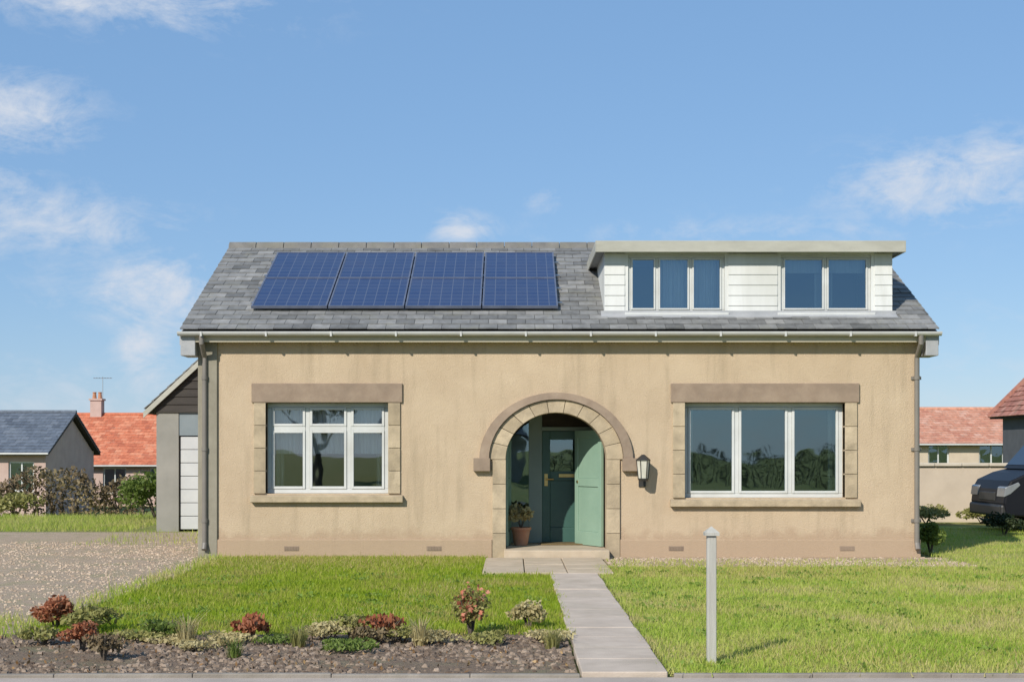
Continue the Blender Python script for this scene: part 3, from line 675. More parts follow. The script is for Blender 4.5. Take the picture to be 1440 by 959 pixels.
# gutter: half round, and downpipes
gm = MB(); seg = 10; prof = [(EY - .055 + .055 * math.cos(math.pi + math.pi * k_ / seg), EZ - .015 + .055 * math.sin(math.pi + math.pi * k_ / seg)) for k_ in range(seg + 1)]
prof += [(y_ * 1 + (.006 if y_ < EY - .055 else -.006), z_ + .004) for y_, z_ in prof[::-1]]
gm.prism_x(prof, XR0 - .02, XR1 + .02)
x = XR0 + .3
while x < XR1: gm.box(x, x + .025, EY - .118, EY, EZ - .078, EZ - .01); x += .9
gt = obj('gutter', gm, M['gutter'], house)
for xa, xb in ((XR0 + .0, X0 - .03), (X1 + .03, XR1 + .0)):
    obj('eave_box_end', MB().prism_x([(EY + .0, EZ - .34), (.25, EZ - .34), (.25, EZ - .03), (EY + .0, EZ - .03)], xa + .003, xb), M['lead'], roof, bevel=.01)
for px_ in (X0 + .07, X1 - .05):
    pm = MB().tube([(px_, EY - .055, EZ - .06), (px_, EY - .055, EZ - .17), (px_, -.05, EZ - .36), (px_, -.05, .22), (px_, -.10, .12)], .036, 12)
    for zz in (.5, 1.5, 2.5): pm.tube([(px_, -.05, zz), (px_, -.05, zz + .05)], .045, 12); pm.box(px_ - .07, px_ + .07, -.02, -.001, zz, zz + .045)
    obj('downpipe', pm, M['pipe'], house, smooth=False)
# eight solar panels on rails
pw, pl = 1.085, 1.27; nrm = Vector((0, -vn.z, vn.y)); gap = .02; px0 = -3.74; sb = .70
rails = MB()
for s in (.25, .9, 1.5, 2.15): rails.frame8(Vector((px0 - .05, EY, EZ)) + vn * (sb + s) + nrm * .035, Vector((4 * (pw + gap) + .1, 0, 0)), vn * .04, nrm * .05)
obj('panel_rail', rails, M['steel'], roof)
for i in range(8):
    o_ = Vector((px0 + i % 4 * (pw + gap), EY, EZ)) + vn * (sb + i // 4 * (pl + gap)) + nrm * .085
    fm = MB(); f_ = .022
    fm.frame8(o_, u * pw, vn * f_, nrm * .04); fm.frame8(o_ + vn * (pl - f_), u * pw, vn * f_, nrm * .04)
    fm.frame8(o_ + vn * f_, u * f_, vn * (pl - 2 * f_), nrm * .04); fm.frame8(o_ + vn * f_ + u * (pw - f_), u * f_, vn * (pl - 2 * f_), nrm * .04)
    po = obj('solar_panel', fm, M['pvframe'], roof)
    me = po.data; n0 = len(me.vertices)
    a = o_ + u * f_ + vn * f_ + nrm * .034; q = [a, a + u * (pw - 2 * f_), a + u * (pw - 2 * f_) + vn * (pl - 2 * f_), a + vn * (pl - 2 * f_)]
    import bmesh
    bm = bmesh.new(); bm.from_mesh(me); uv = bm.loops.layers.uv.new('UVMap')
    vs = [bm.verts.new(p_ - ABS[house.name]) for p_ in q]; fc = bm.faces.new(vs); fc.material_index = 1
    for lp, c_ in zip(fc.loops, ((0, 0), (pw - .04, 0), (pw - .04, pl - .04), (0, pl - .04))): lp[uv].uv = c_
    bm.to_mesh(me); bm.free(); me.materials.append(M['pv'])
# dormer: box with openings, cheeks, flat roof with fascia, windows
W1 = (1.66, 3.04, 3.475, 4.30); W2 = (3.84, 5.13, 3.475, 4.30)
zb = roofz(DY) - .05
m = MB()
def dc(x0, x1, z0, z1): m.box(x0, x1, DY, DY + .12, z0, z1)
dc(DX0, W1[0], zb, DZT); dc(W1[1], W2[0], zb, DZT); dc(W2[1], DX1, zb, DZT)
for w in (W1, W2): dc(w[0], w[1], zb, w[2]); dc(w[0], w[1], w[3], DZT)
for x0, x1 in ((DX0, DX0 + .1), (DX1 - .1, DX1)): m.prism_x([(DY + .12, roofz(DY + .12) - .05), (2.45, roofz(2.45) - .02), (2.45, DZT), (DY + .12, DZT)], x0, x1)
dm = obj('dormer', m, M['clad'], house)
# shallow shiplap boards on the front
for x0, x1 in ((DX0 + .0, W1[0] - .05), (W1[1] + .05, W2[0] - .05), (W2[1] + .05, DX1)):
    z = W1[2] - .05; m = MB()
    while z < DZT - .02: m.prism_x([(DY - .016, z), (DY - .001, z), (DY - .001, min(z + .145, DZT - .01)), (DY - .006, min(z + .145, DZT - .01))], x0, x1); z += .148
    obj('dormer_cladding', m, M['clad'], dm)
OV = .22
obj('dormer_roof', MB().box(DX0 - .12, DX1 + .12, DY - OV + .02, 2.9, DZT, DZT + .115), M['felt'], dm)
m = MB().box(DX0 - .13, DX1 + .13, DY - OV, DY - OV + .018, DZT - .03, DZT + .13)
for x0 in (DX0 - .139, DX1 + .121): m.box(x0, x0 + .018, DY - OV, 2.6, DZT - .03, DZT + .13)
obj('dormer_fascia', m, M['dfascia'], dm, bevel=.004)
m = MB().prism_x([(DY - .13, roofz(DY - .13) + .036), (DY - .003, roofz(DY) + .036), (DY - .003, roofz(DY) + .09), (DY - .018, roofz(DY) + .09), (DY - .02, roofz(DY) + .05), (DY - .135, roofz(DY - .13) + .048)], DX0 - .05, DX1 + .05)
obj('lead_apron', m, M['lead'], dm)
for w, li in ((W1, (.30, .65)), (W2, (.5,))):
    wo = window(w[0], w[1], w[2], w[3], DY + .03, li, None, .042, 'dglass', 'dormer_window', .024)
    obj('sill', MB().box(w[0] - .05, w[1] + .05, DY - .06, DY + .028, w[2] - .05, w[2] - .002), M['upvc'], wo, bevel=.005)
    if li[0] < .4: obj('curtain', cloth(w[0] + .4, w[1] + .05, w[2] - .05, w[3] + .02, DY + .22, 14, .015), M['net'], wo)
    else:
        obj('curtain', cloth((w[0] + w[1]) / 2 - .12, (w[0] + w[1]) / 2 + .14, w[2] - .05, w[3] + .02, DY + .22, 4, .02), M['drape'], wo)
        obj('blind', MB().box(w[0] + .02, w[1] - .02, DY + .18, DY + .19, w[3] - .24, w[3]), M['drape'], wo)
obj('attic_lining', MB().box(DX0 + .1, DX1 - .1, 2.0, 2.1, 3.2, DZT - .01).box(DX0 + .1, DX1 - .1, DY + .12, 2.0, 3.30, 3.36), M['inside'], dm)

# ------------------------------------------------------------------ porch things
def pot_plant(name, loc, r, h, mat, label, leafm, n=500, lh=.45):
    t = thing(name, loc, label, 'plant'); x, y, z = loc
    obj('pot', MB().lathe([(r * .7, z), (r * .95, z + h * .85), (r * 1.08, z + h * .86), (r * 1.08, z + h), (r * .92, z + h), (r * .88, z + h * .9)], x, y, 22), mat, t)
    P, tn = clump_points(n, (x, y, z + h + lh * .5), (r * 1.5, r * 1.5, lh * .6), 8)
    np_mesh('foliage', leaves(P, .09, upright=.3), tn, leafm, t)
    st = MB()
    for i in range(6):
        a = i * 1.05; st.tube([(x, y, z + h * .9), (x + r * .6 * math.cos(a), y + r * .6 * math.sin(a), z + h + lh * .5)], [.008, .004], 5)
    obj('stem', st, M['bark'], t)
pot_plant('potted_plant', (.13, .72, .131), .14, .26, M['terracotta'], 'leafy plant in a terracotta pot inside the porch, beside the dark green door', M['leafstraw'], 420, .36)
tag(obj('doormat', MB().box(AX - .2, AX + .5, .75, 1.18, .131, .148), M['mat'], bevel=.004, origin=(AX, .96, .131)), 'brown coir doormat on the porch floor before the dark green door', 'doormat')

# ------------------------------------------------------------------ pale post on the right lawn
PX, PY = 1.395, -10.05
t = thing('garden_post', (PX, PY, 0), 'slim pale grey post standing on the right lawn beside the path', 'post')
obj('shaft', MB().box(PX - .032, PX + .032, PY - .032, PY + .032, -.1, .90), M['post'], t, bevel=.006)
obj('cap', MB().add([(PX - .05, PY - .05, .90), (PX + .05, PY - .05, .90), (PX + .05, PY + .05, .90), (PX - .05, PY + .05, .90), (PX - .05, PY - .05, .922), (PX + .05, PY - .05, .922), (PX + .05, PY + .05, .922), (PX - .05, PY + .05, .922), (PX, PY, .965)],
    [(0, 3, 2, 1), (0, 1, 5, 4), (1, 2, 6, 5), (2, 3, 7, 6), (3, 0, 4, 7), (4, 5, 8), (5, 6, 8), (6, 7, 8), (7, 4, 8)]), M['post'], t)

# ------------------------------------------------------------------ planting
shrub('red_shrub', (-3.20, -9.42, 0), .36, .24, 900, .04, M['leafred'], 'low red leaved shrub in the stony bed, nearest the footway')
shrub('red_shrub', (-3.80, -8.15, 0), .42, .30, 1000, .045, M['leafred'], 'red leaved shrub at the drive corner of the left lawn, beside a low green shrub')
shrub('red_shrub', (-4.4, -8.75, 0), .34, .22, 800, .04, M['leafbrown'], 'brown red leaved shrub furthest left in the bed, beside the gravel drive')
shrub('green_shrub', (-3.45, -8.35, 0), .44, .24, 1000, .045, M['leafolive'], 'low olive green shrub beside the red leaved shrub at the lawn corner')
shrub('flowering_plant', (-.33, -8.6, 0), .36, .40, 800, .045, M['leafolive'], 'coral flowered plant at the front edge of the left lawn', 'plant', flower=M['petal'])
shrub('flowering_plant', (.14, -8.1, 0), .34, .26, 700, .045, M['leafstraw'], 'straw coloured tufted plant at the lawn edge by the concrete path', 'plant')
LAB = {'leafolive': 'olive', 'leafstraw': 'straw coloured', 'leafgreen': 'green', 'leafbrown': 'brown'}
near = ['beside the low olive shrub', 'second in from the red shrubs', 'before the left window', 'in line with the left window middle', "under the left window's right end", 'halfway along the bed', 'left of the coral flowers', 'just left of the coral flowers', 'in front of the coral flowers', 'nearest the concrete path', 'among the chippings before the left window', 'among the chippings near the middle']
xs_ = [-2.95, -2.6, -2.2, -1.8, -1.45, -1.1, -.85, -.6, -.1, .25, -2.35, -1.2]
for i, x in enumerate(xs_):
    mm = ('leafolive', 'leafstraw', 'leafstraw', 'leafgreen', 'leafstraw', 'leafbrown', 'leafolive', 'leafstraw')[i % 8]
    y = -8.95 + random.uniform(-.16, .16) if i < 10 else -9.45
    w = random.uniform(.3, .58); h = random.uniform(.07, .16)
    shrub('cushion_plant', (x, y, 0), w, h, int(1500 * w), random.uniform(.028, .045), M[mm], 'low %s cushion plant in the front bed, %s' % (LAB[mm], near[i]), 'plant', 'cushion plants in the front bed', upright=random.choice((0, 0, .5)))
for i, (x, y, mm, lab) in enumerate(((-2.78, -8.7, 'leafgreen', 'green leafy weed in the front bed at the lawn edge, next to the red shrubs'), (-2.05, -8.75, 'leafred', 'small brown red plant in the front bed, before the left window'),
        (-1.28, -8.72, 'leafolive', 'olive leafy weed at the lawn edge, halfway along the front bed'), (-.98, -8.8, 'leafred', 'small red tinged plant at the lawn edge, left of the coral flowers'), (-3.6, -9.1, 'leafolive', 'olive leafy weed between the three red leaved shrubs'), (-2.9, -9.9, 'leafbrown', 'dead brown plant among the stone chippings near the kerb'))):
    shrub('bed_plant', (x, y, 0), random.uniform(.3, .42), random.uniform(.14, .24), 420, random.uniform(.035, .055), M[mm], lab, 'plant', 'loose plants in the front bed', stems=9, upright=.9)
def tuft(loc, h, n, mat, label):
    t = thing('grass_tuft', loc, label, 'grass tuft', 'grass tufts in the front bed'); th = RNG.uniform(0, 6.283, n); r = RNG.uniform(.0, .05, n)
    P = np.array(loc) + np.stack([r * np.cos(th), r * np.sin(th), 0 * r - .01], 1); hh = h * RNG.uniform(.5, 1.1, n); ln = RNG.uniform(.15, .8, n) * hh
    a = np.stack([-np.sin(th), np.cos(th), 0 * th], 1) * RNG.uniform(.002, .004, n)[:, None]; o_ = np.stack([np.cos(th), np.sin(th), 0 * th], 1)
    Mid = P + o_ * (ln * .35)[:, None] + np.array([0, 0, 1]) * (hh * .7)[:, None]; T = P + o_ * ln[:, None] + np.array([0, 0, 1]) * hh[:, None]
    V = np.concatenate([np.stack([P - a, P + a, Mid + a * .8, Mid - a * .8], 1), np.stack([Mid - a * .8, Mid + a * .8, T + a * .1, T - a * .1], 1)])
    np_mesh('leaf_blade', V, np.tile(RNG.uniform(0, 1, n), 2), mat, t)
for x, y, h, mm, lab in ((-2.5, -9.05, .26, 'leafstraw', 'straw coloured grass tuft in the front bed below the left window'), (-1.62, -9.2, .2, 'leafolive', 'olive grass tuft in the front bed between low cushion plants'),
        (-.7, -9.15, .24, 'leafstraw', 'straw coloured grass tuft in the front bed, just left of the coral flowers'), (.3, -9.3, .18, 'leafolive', 'short olive grass tuft by the concrete path'), (-2.0, -9.75, .15, 'leafgreen', 'small green grass tuft alone among the stone chippings')):
    tuft((x, y, .0), h, 130, M[mm], lab)
shrub('border_shrub', (8.75, 5.3, 0), .9, .42, 1300, .07, M['leafdark'], 'low dark green bush on the right lawn in front of the black van')
shrub('corner_shrub', (6.15, .9, 0), .5, .5, 1300, .06, M['leafgreen'], 'small green shrub at the right corner of the bungalow')
# plants along the low wall on the right
for x, y, w, h, mm, lab in ((8.7, 9.9, 1.3, .42, 'leafolive', 'olive green bush in front of the cream garden wall, nearest the bungalow'), (9.9, 10.0, 1.0, .36, 'leafolive', 'low bush in front of the cream garden wall, nearer the black van')):
    shrub('border_shrub', (x, y, 0), w, h, 1100, .08, M[mm], lab, group='bushes by the garden wall')
# left boundary hedge and shrubs
def hedge(name, x0, x1, y, d, z0, z1, n, mat, label):
    t = thing(name, ((x0 + x1) / 2, y, z0), label, 'hedge')
    P = np.stack([RNG.uniform(x0, x1, n), RNG.uniform(y - d / 2, y + d / 2, n), z0 + (z1 - z0) * RNG.uniform(0, 1, n) ** .75], 1)
    top = .18 * np.sin(P[:, 0] * 2.1) + .1 * np.sin(P[:, 0] * 5.3 + 1)
    P[:, 2] += top * (P[:, 2] - z0) / (z1 - z0) + RNG.normal(0, .03, n); P[:, 1] += RNG.normal(0, .08, n)
    tn = .5 + .3 * np.sin(P[:, 0] * 3 + P[:, 2] * 4) + RNG.uniform(-.3, .3, n)
    np_mesh('foliage', leaves(P, .11), np.clip(tn, 0, 1), mat, t); m = MB(); x = x0 + .15
    while x < x1:
        m.tube([(x, y, z0 - .05), (x + random.uniform(-.1, .1), y + random.uniform(-.1, .1), z0 + (z1 - z0) * .55), (x + random.uniform(-.25, .25), y, z1 - .15)], [.03, .022, .008], 6); x += .32
    obj('stem', m, M['bark'], t)
hedge('hedge', -19, -8.9, 14.5, .9, gz(0, 14.5), .95, 10000, M['leafbrown'], 'bare brown hedge behind the neighbouring grass at left')
shrub('green_shrub', (-7.75, 11.0, gz(0, 11)), 1.5, 1.15, 1700, .1, M['leafgreen'], 'rounded green bush at the right end of the bare brown hedge')
shrub('green_shrub', (-11.6, 13.3, gz(0, 13.3)), 1.3, .7, 1000, .1, M['leafolive'], 'low olive bush in front of the bare brown hedge')

# ------------------------------------------------------------------ neighbouring buildings
def house_block(name, x0, x1, y0, y1, zg, ze, zr, wallm, roofm, label, wins=(), hip=False, cat='house', door=None, chim=None, tw=.33, gauge=.32, ov=.35):
    t = thing(name, ((x0 + x1) / 2, (y0 + y1) / 2, zg), label, cat)
    ym = (y0 + y1) / 2; m = MB()
    # front wall built round its openings
    xs = sorted([(w[0], w[1], w[2], w[3]) for w in wins] + ([door] if door else []))
    x = x0
    for a, b, c, d in xs:
        m.box(x, a, y0, y0 + .25, zg - .3, ze); m.box(a, b, y0, y0 + .25, zg - .3, c); m.box(a, b, y0, y0 + .25, d, ze); x = b
    m.box(x, x1, y0, y0 + .25, zg - .3, ze); m.box(x0, x1, y1 - .25, y1, zg - .3, ze)
    for xa, xb in ((x0, x0 + .25), (x1 - .25, x1)):
        pts = [(y0 + .25, zg - .3), (y1 - .25, zg - .3), (y1 - .25, ze)] + ([] if hip else [(ym, zr - .15)]) + [(y0 + .25, ze)]
        m.prism_x(pts, xa, xb)
    obj('wall', m, wallm, t)
    obj('room_lining', MB().box(x0 + .25, x1 - .25, y0 + 1.6, y0 + 1.7, zg - .2, ze - .02), M['inside'], t)
    for a, b, c, d in wins:
        f = MB(); k_ = .07; y = y0 + .08
        f.box(a, b, y, y + .07, d - k_, d); f.box(a, b, y, y + .07, c, c + k_); f.box(a, a + k_, y, y + .07, c + k_, d - k_); f.box(b - k_, b, y, y + .07, c + k_, d - k_)
        f.box((a + b) / 2 - .03, (a + b) / 2 + .03, y + .002, y + .07, c + k_, d - k_)
        w = obj('window', f, M['upvc'], t); obj('pane', MB().quad((a, y + .035, c), (b, y + .035, c), (b, y + .035, d), (a, y + .035, d)), M['glass'], w)
        obj('sill', MB().box(a - .08, b + .08, y0 - .06, y0 + .07, c - .08, c - .002), M['coping'], w)
    if door:
        a, b, c, d = door; dd = obj('door', MB().box(a, b, y0 + .12, y0 + .17, c, d).box(a + .12, b - .12, y0 + .105, y0 + .119, c + .2, c + .9).box(a + .12, b - .12, y0 + .105, y0 + .119, c + 1.05, d - .2), M['teal'], t)
        obj('handle', MB().box(a + .05, a + .16, y0 + .06, y0 + .118, c + 1, c + 1.03), M['brass'], dd)
    run = ym - y0 + ov; sl = (zr - ze) / (ym - y0); zo = ze - ov * sl + .06; r = MB(); xa, xb = x0 - ov * .7, x1 + ov * .7
    V = Vector((0, run, sl * run)); lim = (lambda c: (c.x - xa) > (c.z - zo) / sl - .05 and (xb - c.x) > (c.z - zo) / sl - .05) if hip else None
    tiles(r, (xa, y0 - ov, zo), (1, 0, 0), V, xb - xa, V.length, gauge, tw, lim, .03); tiles(r, (xb, y1 + ov, zo), (-1, 0, 0), Vector((0, -run, sl * run)), xb - xa, V.length, gauge, tw, lim, .03)
    if hip:
        W_ = y1 - y0 + 2 * ov; lim2 = lambda c: (c.y - (y0 - ov)) > (c.z - zo) / sl - .05 and ((y1 + ov) - c.y) > (c.z - zo) / sl - .05
        Vh = Vector((run, 0, sl * run)); tiles(r, (xa, y1 + ov, zo), (0, -1, 0), Vh, W_, Vh.length, gauge, tw, lim2, .03)
        Vh = Vector((-run, 0, sl * run)); tiles(r, (xb, y0 - ov, zo), (0, 1, 0), Vh, W_, Vh.length, gauge, tw, lim2, .03)
    ro = obj('roof', r, roofm, t); c = MB(); zr2 = zo + sl * run
    if hip:
        c.tube([(xa + run, ym, zr2 + .03), (xb - run, ym, zr2 + .03)], .1, 8)
        for ex, sx in ((xa, 1), (xb, -1)):
            for ey, sy in ((y0 - ov, 1), (y1 + ov, -1)): c.tube([(ex, ey, zo + .05), (ex + sx * run, ey + sy * run, zr2 + .03)], .09, 8)
    else: c.tube([(xa, ym, zr2 + .03), (xb, ym, zr2 + .03)], .11, 8)
    obj('ridge_cap', c, roofm, ro)
    d = MB()
    if hip: d.add([(xa, y0 - ov, zo - .02), (xb, y0 - ov, zo - .02), (xb, y1 + ov, zo - .02), (xa, y1 + ov, zo - .02), (xa + run, ym, zr2 - .02), (xb - run, ym, zr2 - .02)], [(0, 1, 5, 4), (1, 2, 5), (2, 3, 4, 5), (3, 0, 4)])
    else: d.prism_x([(y0 - ov, zo - .01), (ym, zr2 - .01), (y1 + ov, zo - .01), (y1 + ov, zo - .1), (ym, zr2 - .12), (y0 - ov, zo - .1)], xa + .02, xb - .02)
    obj('roof_deck', d, M['darktimber'], ro)
    obj('gutter', MB().box(xa, xb, y0 - ov - .1, y0 - ov - .005, zo - .06, zo + .02), M['gutter'], t, bevel=.02)
    if chim:
        cx, w, zt = chim; cm = MB().box(cx - w, cx + w, ym - .3, ym + .3, zr2 - .5, zt).box(cx - w - .06, cx + w + .06, ym - .36, ym + .36, zt, zt + .1)
        ch = obj('chimney', cm, wallm, ro); pt = MB()
        for s in (-.5, .5): pt.lathe([(.12, zt + .1), (.09, zt + .4), (.11, zt + .42), (.11, zt + .46)], cx + s * w, ym, 10)
        ae = MB().tube([(cx + w, ym, zt), (cx + w, ym, zt + 1.3)], .018, 6).tube([(cx + w - .5, ym, zt + 1.22), (cx + w + .5, ym, zt + 1.22)], .014, 6)
        for q in range(7): ae.tube([(cx + w - .45 + q * .15, ym - .22, zt + 1.23), (cx + w - .45 + q * .15, ym + .22, zt + 1.23)], .01, 5)
        obj('aerial', ae, M['steel'], ro); obj('chimney_pot', pt, M['terracotta'], ro)
    return t
# slate roofed one, far left, and the orange tiled one behind it
house_block('cottage', -33, -20.0, 41, 48, -1.3, 1.55, 3.2, M['pinkwall'], M['greyslate'], 'pink walled cottage with blue grey slate roof at far left',
            wins=((-24.3, -23.1, -.2, 1.1), (-21.6, -20.5, -.2, 1.1)), door=(-22.9, -22.0, -1.3, .8))
house_block('cottage', -24.0, -15.2, 53, 62, -1.3, .95, 3.45, M['pinkwall'], M['redtile'], 'pink cottage with bright orange tiled roof beyond the bare hedge',
            wins=((-21, -19.8, -.6, .7), (-18.6, -17.6, -.6, .7)), chim=(-22.6, .3, 4.3))
house_block('cottage', 12.5, 24.2, 47, 55, -1.2, 1.95, 3.55, M['creamwall'], M['pinktile'], 'cream cottage with faded red tiled roof beyond the right garden wall',
            wins=((19.6, 20.6, .7, 1.9), (22.0, 23.2, .7, 1.9), (16.2, 17.6, .7, 1.9)), door=(18.0, 18.9, -1.2, .9))
house_block('cottage', 13.25, 24, 13.0, 18.4, -.1, 2.8, 6.3, M['darkwall'], M['brownred'], 'dark grey walled house with hipped red tile roof at the right edge behind the van',
            wins=((15.2, 16.6, .6, 1.75),), hip=True, gauge=.17, tw=.2)

# garage behind the left corner
gx0, gx1, gy = -6.75, -3.0, 7.0; gcx = (gx0 + gx1) / 2
t = thing('garage', (gcx, 9.5, 0), 'garage with dark timber gable and pale grey door behind the left corner of the bungalow', 'garage')
ge, gr = 2.44, 4.28
m = MB().box(gx0, gx0 + .42, gy, gy + .2, -.1, ge - .1).box(gx1 - .3, gx1, gy, gy + .2, -.1, ge - .1).box(gx0, gx0 + .2, gy + .2, 12, -.1, ge - .1).box(gx1 - .2, gx1, gy + .2, 12, -.1, ge - .1).box(gx0 + .2, gx1 - .2, 11.8, 12, -.1, ge - .1)
obj('wall', m, M['greywall'], t)
obj('door_header', MB().box(gx0 + .42, gx1 - .3, gy + .02, gy + .15, 1.80, 2.25), M['bluegrey'], t)
m = MB(); nb = 15
for i in range(nb):                         # feather-edge boards up the gable
    z0 = ge - .20 + i * .15; z1 = z0 + .15
    hw = lambda z: min((gx1 - gx0) / 2, max(0, (gr - .02 - z)) * ((gx1 - gx0) / 2 + .1) / (gr - ge))
    if hw(z1) <= .02: break
    m.add([(gcx - hw(z0), gy - .035, z0), (gcx + hw(z0), gy - .035, z0), (gcx + hw(z1), gy - .015, z1), (gcx - hw(z1), gy - .015, z1), (gcx - hw(z0), gy + .1, z0), (gcx + hw(z0), gy + .1, z0), (gcx + hw(z1), gy + .1, z1), (gcx - hw(z1), gy + .1, z1)],
          [(0, 1, 2, 3), (0, 4, 5, 1), (1, 5, 6, 2), (3, 7, 4, 0), (2, 6, 7, 3)])
obj('gable', m, M['darktimber'], t)
m = MB()
for i in range(7): m.box(gx0 + .44, gx1 - .32, gy + .05, gy + .09, 0.02 + i * .253, .02 + i * .253 + .243)
gd = obj('garage_door', m, M['garagedoor'], t, bevel=.008); obj('handle', MB().box(gcx - .1, gcx + .1, gy + .0, gy + .049, .95, 1.0), M['iron'], gd)
m = MB(); hw = (gx1 - gx0) / 2 + .2; rise = gr - ge + .05; V = Vector((hw, 0, rise))
tiles(m, (gx0 - .2, 12.2, ge - .15), (0, -1, 0), V, 5.3, V.length, .2, .28); tiles(m, (gx1 + .2, gy - .1, ge - .15), (0, 1, 0), Vector((-hw, 0, rise)), 5.3, V.length, .2, .28)
gr_ = obj('roof', m, M['slate'], t)
obj('ridge_cap', MB().tube([(gcx, gy - .12, gr - .08), (gcx, 12.2, gr - .08)], .1, 8), M['ridge'], gr_)
z_ = ge - .17
m = MB().prism_y([(gx0 - .22, z_ - .02), (gcx, gr - .09), (gx1 + .22, z_ - .02), (gx1 + .22, z_ - .14), (gcx, gr - .21), (gx0 - .22, z_ - .14)], gy - .12, gy - .09)
obj('bargeboard', m, M['dfascia'], gr_)
m = MB().prism_y([(gx0 - .19, z_ + .0), (gcx, gr - .11), (gx1 + .19, z_ + .0), (gx1 + .19, z_ - .06), (gcx, gr - .17), (gx0 - .19, z_ - .06)], gy - .088, 12.15)
obj('roof_deck', m, M['darktimber'], gr_)

# low cream garden wall on the right
t = thing('garden_wall', (9.6, 11.1, 0), 'low cream rendered garden wall with coping on the right of the bungalow', 'wall')
obj('wall_body', MB().box(6.3, 13, 11.0, 11.2, -.2, 1.18), M['creamwall'], t); m = MB(); x = 6.26
while x < 13: m.box(x, x + .58, 10.94, 11.26, 1.18, 1.25); x += .59
obj('coping', m, M['coping'], t, bevel=.012)
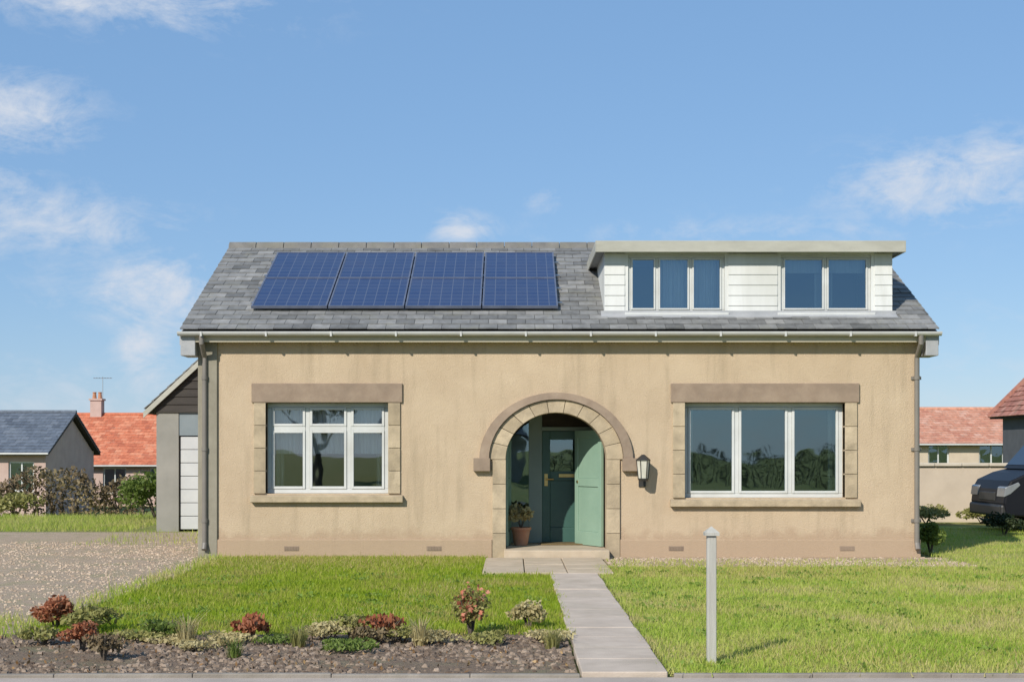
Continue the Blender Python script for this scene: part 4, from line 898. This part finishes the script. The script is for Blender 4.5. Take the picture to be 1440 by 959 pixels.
# ------------------------------------------------------------------ the dark van at the right edge
def van(loc):
    vx, vy, vz = loc
    t = thing('van', loc, 'black van parked by the neighbouring house, bonnet towards the bungalow', 'van')
    P = lambda pts: [(vx + a, vz + b) for a, b in pts]
    W_ = 1.9
    prof = [(.05, .32), (.0, .55), (.03, .80), (.12, .96), (.42, 1.10), (.70, 1.17), (4.86, 1.17), (4.92, .8), (4.9, .32), (4.30, .30), (4.22, .55), (4.0, .70), (3.72, .70), (3.5, .55), (3.42, .30), (1.32, .30), (1.24, .55), (1.02, .70), (.74, .70), (.52, .55), (.44, .30)]
    b = MB().prism_y(P(prof), vy, vy + W_)
    top = MB()                                  # tapered greenhouse
    lo = [(.80, 1.17), (4.87, 1.17)]; hi = [(1.62, 2.05), (2.2, 2.16), (4.5, 2.16), (4.74, 2.05)]
    sec = []
    for a, bb in [(.62, 1.172), (1.28, 1.95), (1.52, 2.08), (2.2, 2.15), (4.5, 2.15), (4.74, 2.06), (4.87, 1.172)]:
        ins = .02 + .14 * (bb - 1.17)
        sec.append([(vx + a, vy + ins, vz + bb), (vx + a, vy + W_ - ins, vz + bb)])
    n = len(sec); vv = [p_ for s in sec for p_ in s]
    f = [(2 * i, 2 * i + 2, 2 * i + 3, 2 * i + 1) for i in range(n - 1)] + [tuple(2 * i for i in range(n))[::-1], tuple(2 * i + 1 for i in range(n))]
    o_ = len(b.v); b.add(vv, f)
    obj('body', b, M['carpaint'], t, bevel=.035)
    def side(a0, b0, a1, b1, c1, c0):
        g = MB()
        for s in (0, 1):
            Q = []
            for a, bb in ((a0, b0), (a1, b1), (c1, b1), (c0, b0)):
                ins = .02 + .14 * (bb - 1.17) - .006; Q.append((vx + a, vy + ins if s == 0 else vy + W_ - ins, vz + bb))
            obj('side_window', MB().quad(*Q), M['carglass'], t)
    side(1.10, 1.25, 1.66, 1.93, 2.2, 2.2); side(2.28, 1.25, 2.28, 1.93, 3.4, 3.4); side(3.48, 1.25, 3.48, 1.93, 4.55, 4.6)
    obj('windscreen', MB().quad((vx + .672, vy + .09, vz + 1.245), (vx + .672, vy + W_ - .09, vz + 1.245), (vx + 1.25, vy + W_ - .17, vz + 1.925), (vx + 1.25, vy + .17, vz + 1.925)), M['carglass'], t)
    for s in (0, 1):
        yy = vy + .03 if s == 0 else vy + W_ - .45
        obj('headlight', MB().prism_y(P([(-.005, .66), (.02, .84), (.26, .94), (.3, .88), (.12, .72)]), vy - .008 if s == 0 else vy + W_ - .42, vy + .42 if s == 0 else vy + W_ + .008), M['lamp'], t, bevel=.015)
        obj('mirror', MB().box(vx + 1.16, vx + 1.26, vy - .2 if s == 0 else vy + W_ - .02, vy + .02 if s == 0 else vy + W_ + .2, vz + 1.22, vz + 1.42), M['carpaint'], t, bevel=.03)
    obj('grille', MB().box(vx - .012, vx + .03, vy + .5, vy + W_ - .5, vz + .58, vz + .74), M['iron'], t, bevel=.01)
    obj('bumper', MB().box(vx - .05, vx + .14, vy + .04, vy + W_ - .04, vz + .30, vz + .52), M['iron'], t, bevel=.04)
    for a in (1.2, 2.24, 3.44): obj('door_seam', MB().box(vx + a, vx + a + .008, vy - .002, vy + .01, vz + .5, vz + 1.16), M['iron'], t)
    for a in (.88, 3.86):
        for s in (0, 1):
            y_a = vy + .02 if s == 0 else vy + W_ - .24
            pr = [(.30, y_a), (.335, y_a + .03), (.335, y_a + .19), (.30, y_a + .22)]
            w = obj('wheel', MB().lathe([(.2, y_a + .03), (.27, y_a)] + pr[0:] + [(.2, y_a + .2)], vx + a, vz + .335, 28, axis='y'), M['tyre'], t)
            rim = MB(); yo = y_a + .02 if s == 0 else y_a + .2
            rim.lathe([(.06, yo - .012), (.06, yo + .012)], vx + a, vz + .335, 14, axis='y')
            for q in range(5):
                an = q * 1.2566; d = Vector((math.cos(an), 0, math.sin(an))); c = Vector((vx + a, yo, vz + .335)); rim.tube([c + d * .05, c + d * .21], .024, 6)
            rim.lathe([(.22, yo - .015), (.235, yo), (.22, yo + .015)], vx + a, vz + .335, 24, axis='y')
            obj('rim', rim, M['alloy'], w)
    return t
van((9.0, 6.0, 0))
# far trees on the skyline
m_pts = []; tn = []
for i in range(46):
    x = -150 + i * 6.7 + random.uniform(-2, 2); y = 128 + random.uniform(-10, 10); h = random.uniform(2.2, 4.0)
    P, q = clump_points(420, (x, y, -1.2 + h * .5), (5.2, 2.5, h * .62), 9); m_pts.append(P); tn.append(q)
o = np_mesh('distant_woodland', leaves(np.concatenate(m_pts), .7), np.concatenate(tn), M['leafdark']); o['kind'] = 'stuff'

# ------------------------------------------------------------------ scenery added across the road to shape window reflections, otherwise unseen
def tree(loc, h, w, n, mat, label, size=.28):
    x, y, z = loc; t = thing('tree', loc, label, 'tree', 'trees added for window reflections'); m = MB()
    m.tube([(x, y, z - .1), (x + .1, y, z + h * .25), (x - .05, y + .1, z + h * .5), (x, y, z + h * .8)], [.22, .17, .11, .04], 9)
    for i in range(9):
        a = i * 2.4; zz = z + h * (.3 + .05 * i); m.tube([(x, y, zz), (x + w * .2 * math.cos(a), y + w * .2 * math.sin(a), zz + h * .1), (x + w * .4 * math.cos(a), y + w * .4 * math.sin(a), zz + h * .2)], [.09, .05, .015], 6)
    obj('trunk', m, M['bark'], t); P, tn = clump_points(n, (x, y, z + h * .64), (w * .55, w * .55, h * .42), 16, .3)
    np_mesh('crown', leaves(P, size), tn, mat, t)
tree((-9, -44, 0), 6.5, 5, 2600, M['leafdark'], 'dark leafy tree added behind the viewer for window reflections, left one')
tree((-1.5, -47, 0), 7.5, 6, 2600, M['leafgreen'], 'green leafy tree added behind the viewer for window reflections, right one')
house_block('cottage', -6.5, .5, -60, -52, 0, 2.6, 5.0, M['creamwall'], M['greyslate'], 'cream cottage with blue grey slate roof added across the road for window reflections')
hedge('hedge', 1.5, 22, -50, 1.0, 0, 1.5, 9000, M['leafdark'], 'long dark hedge added across the road to darken window reflections')
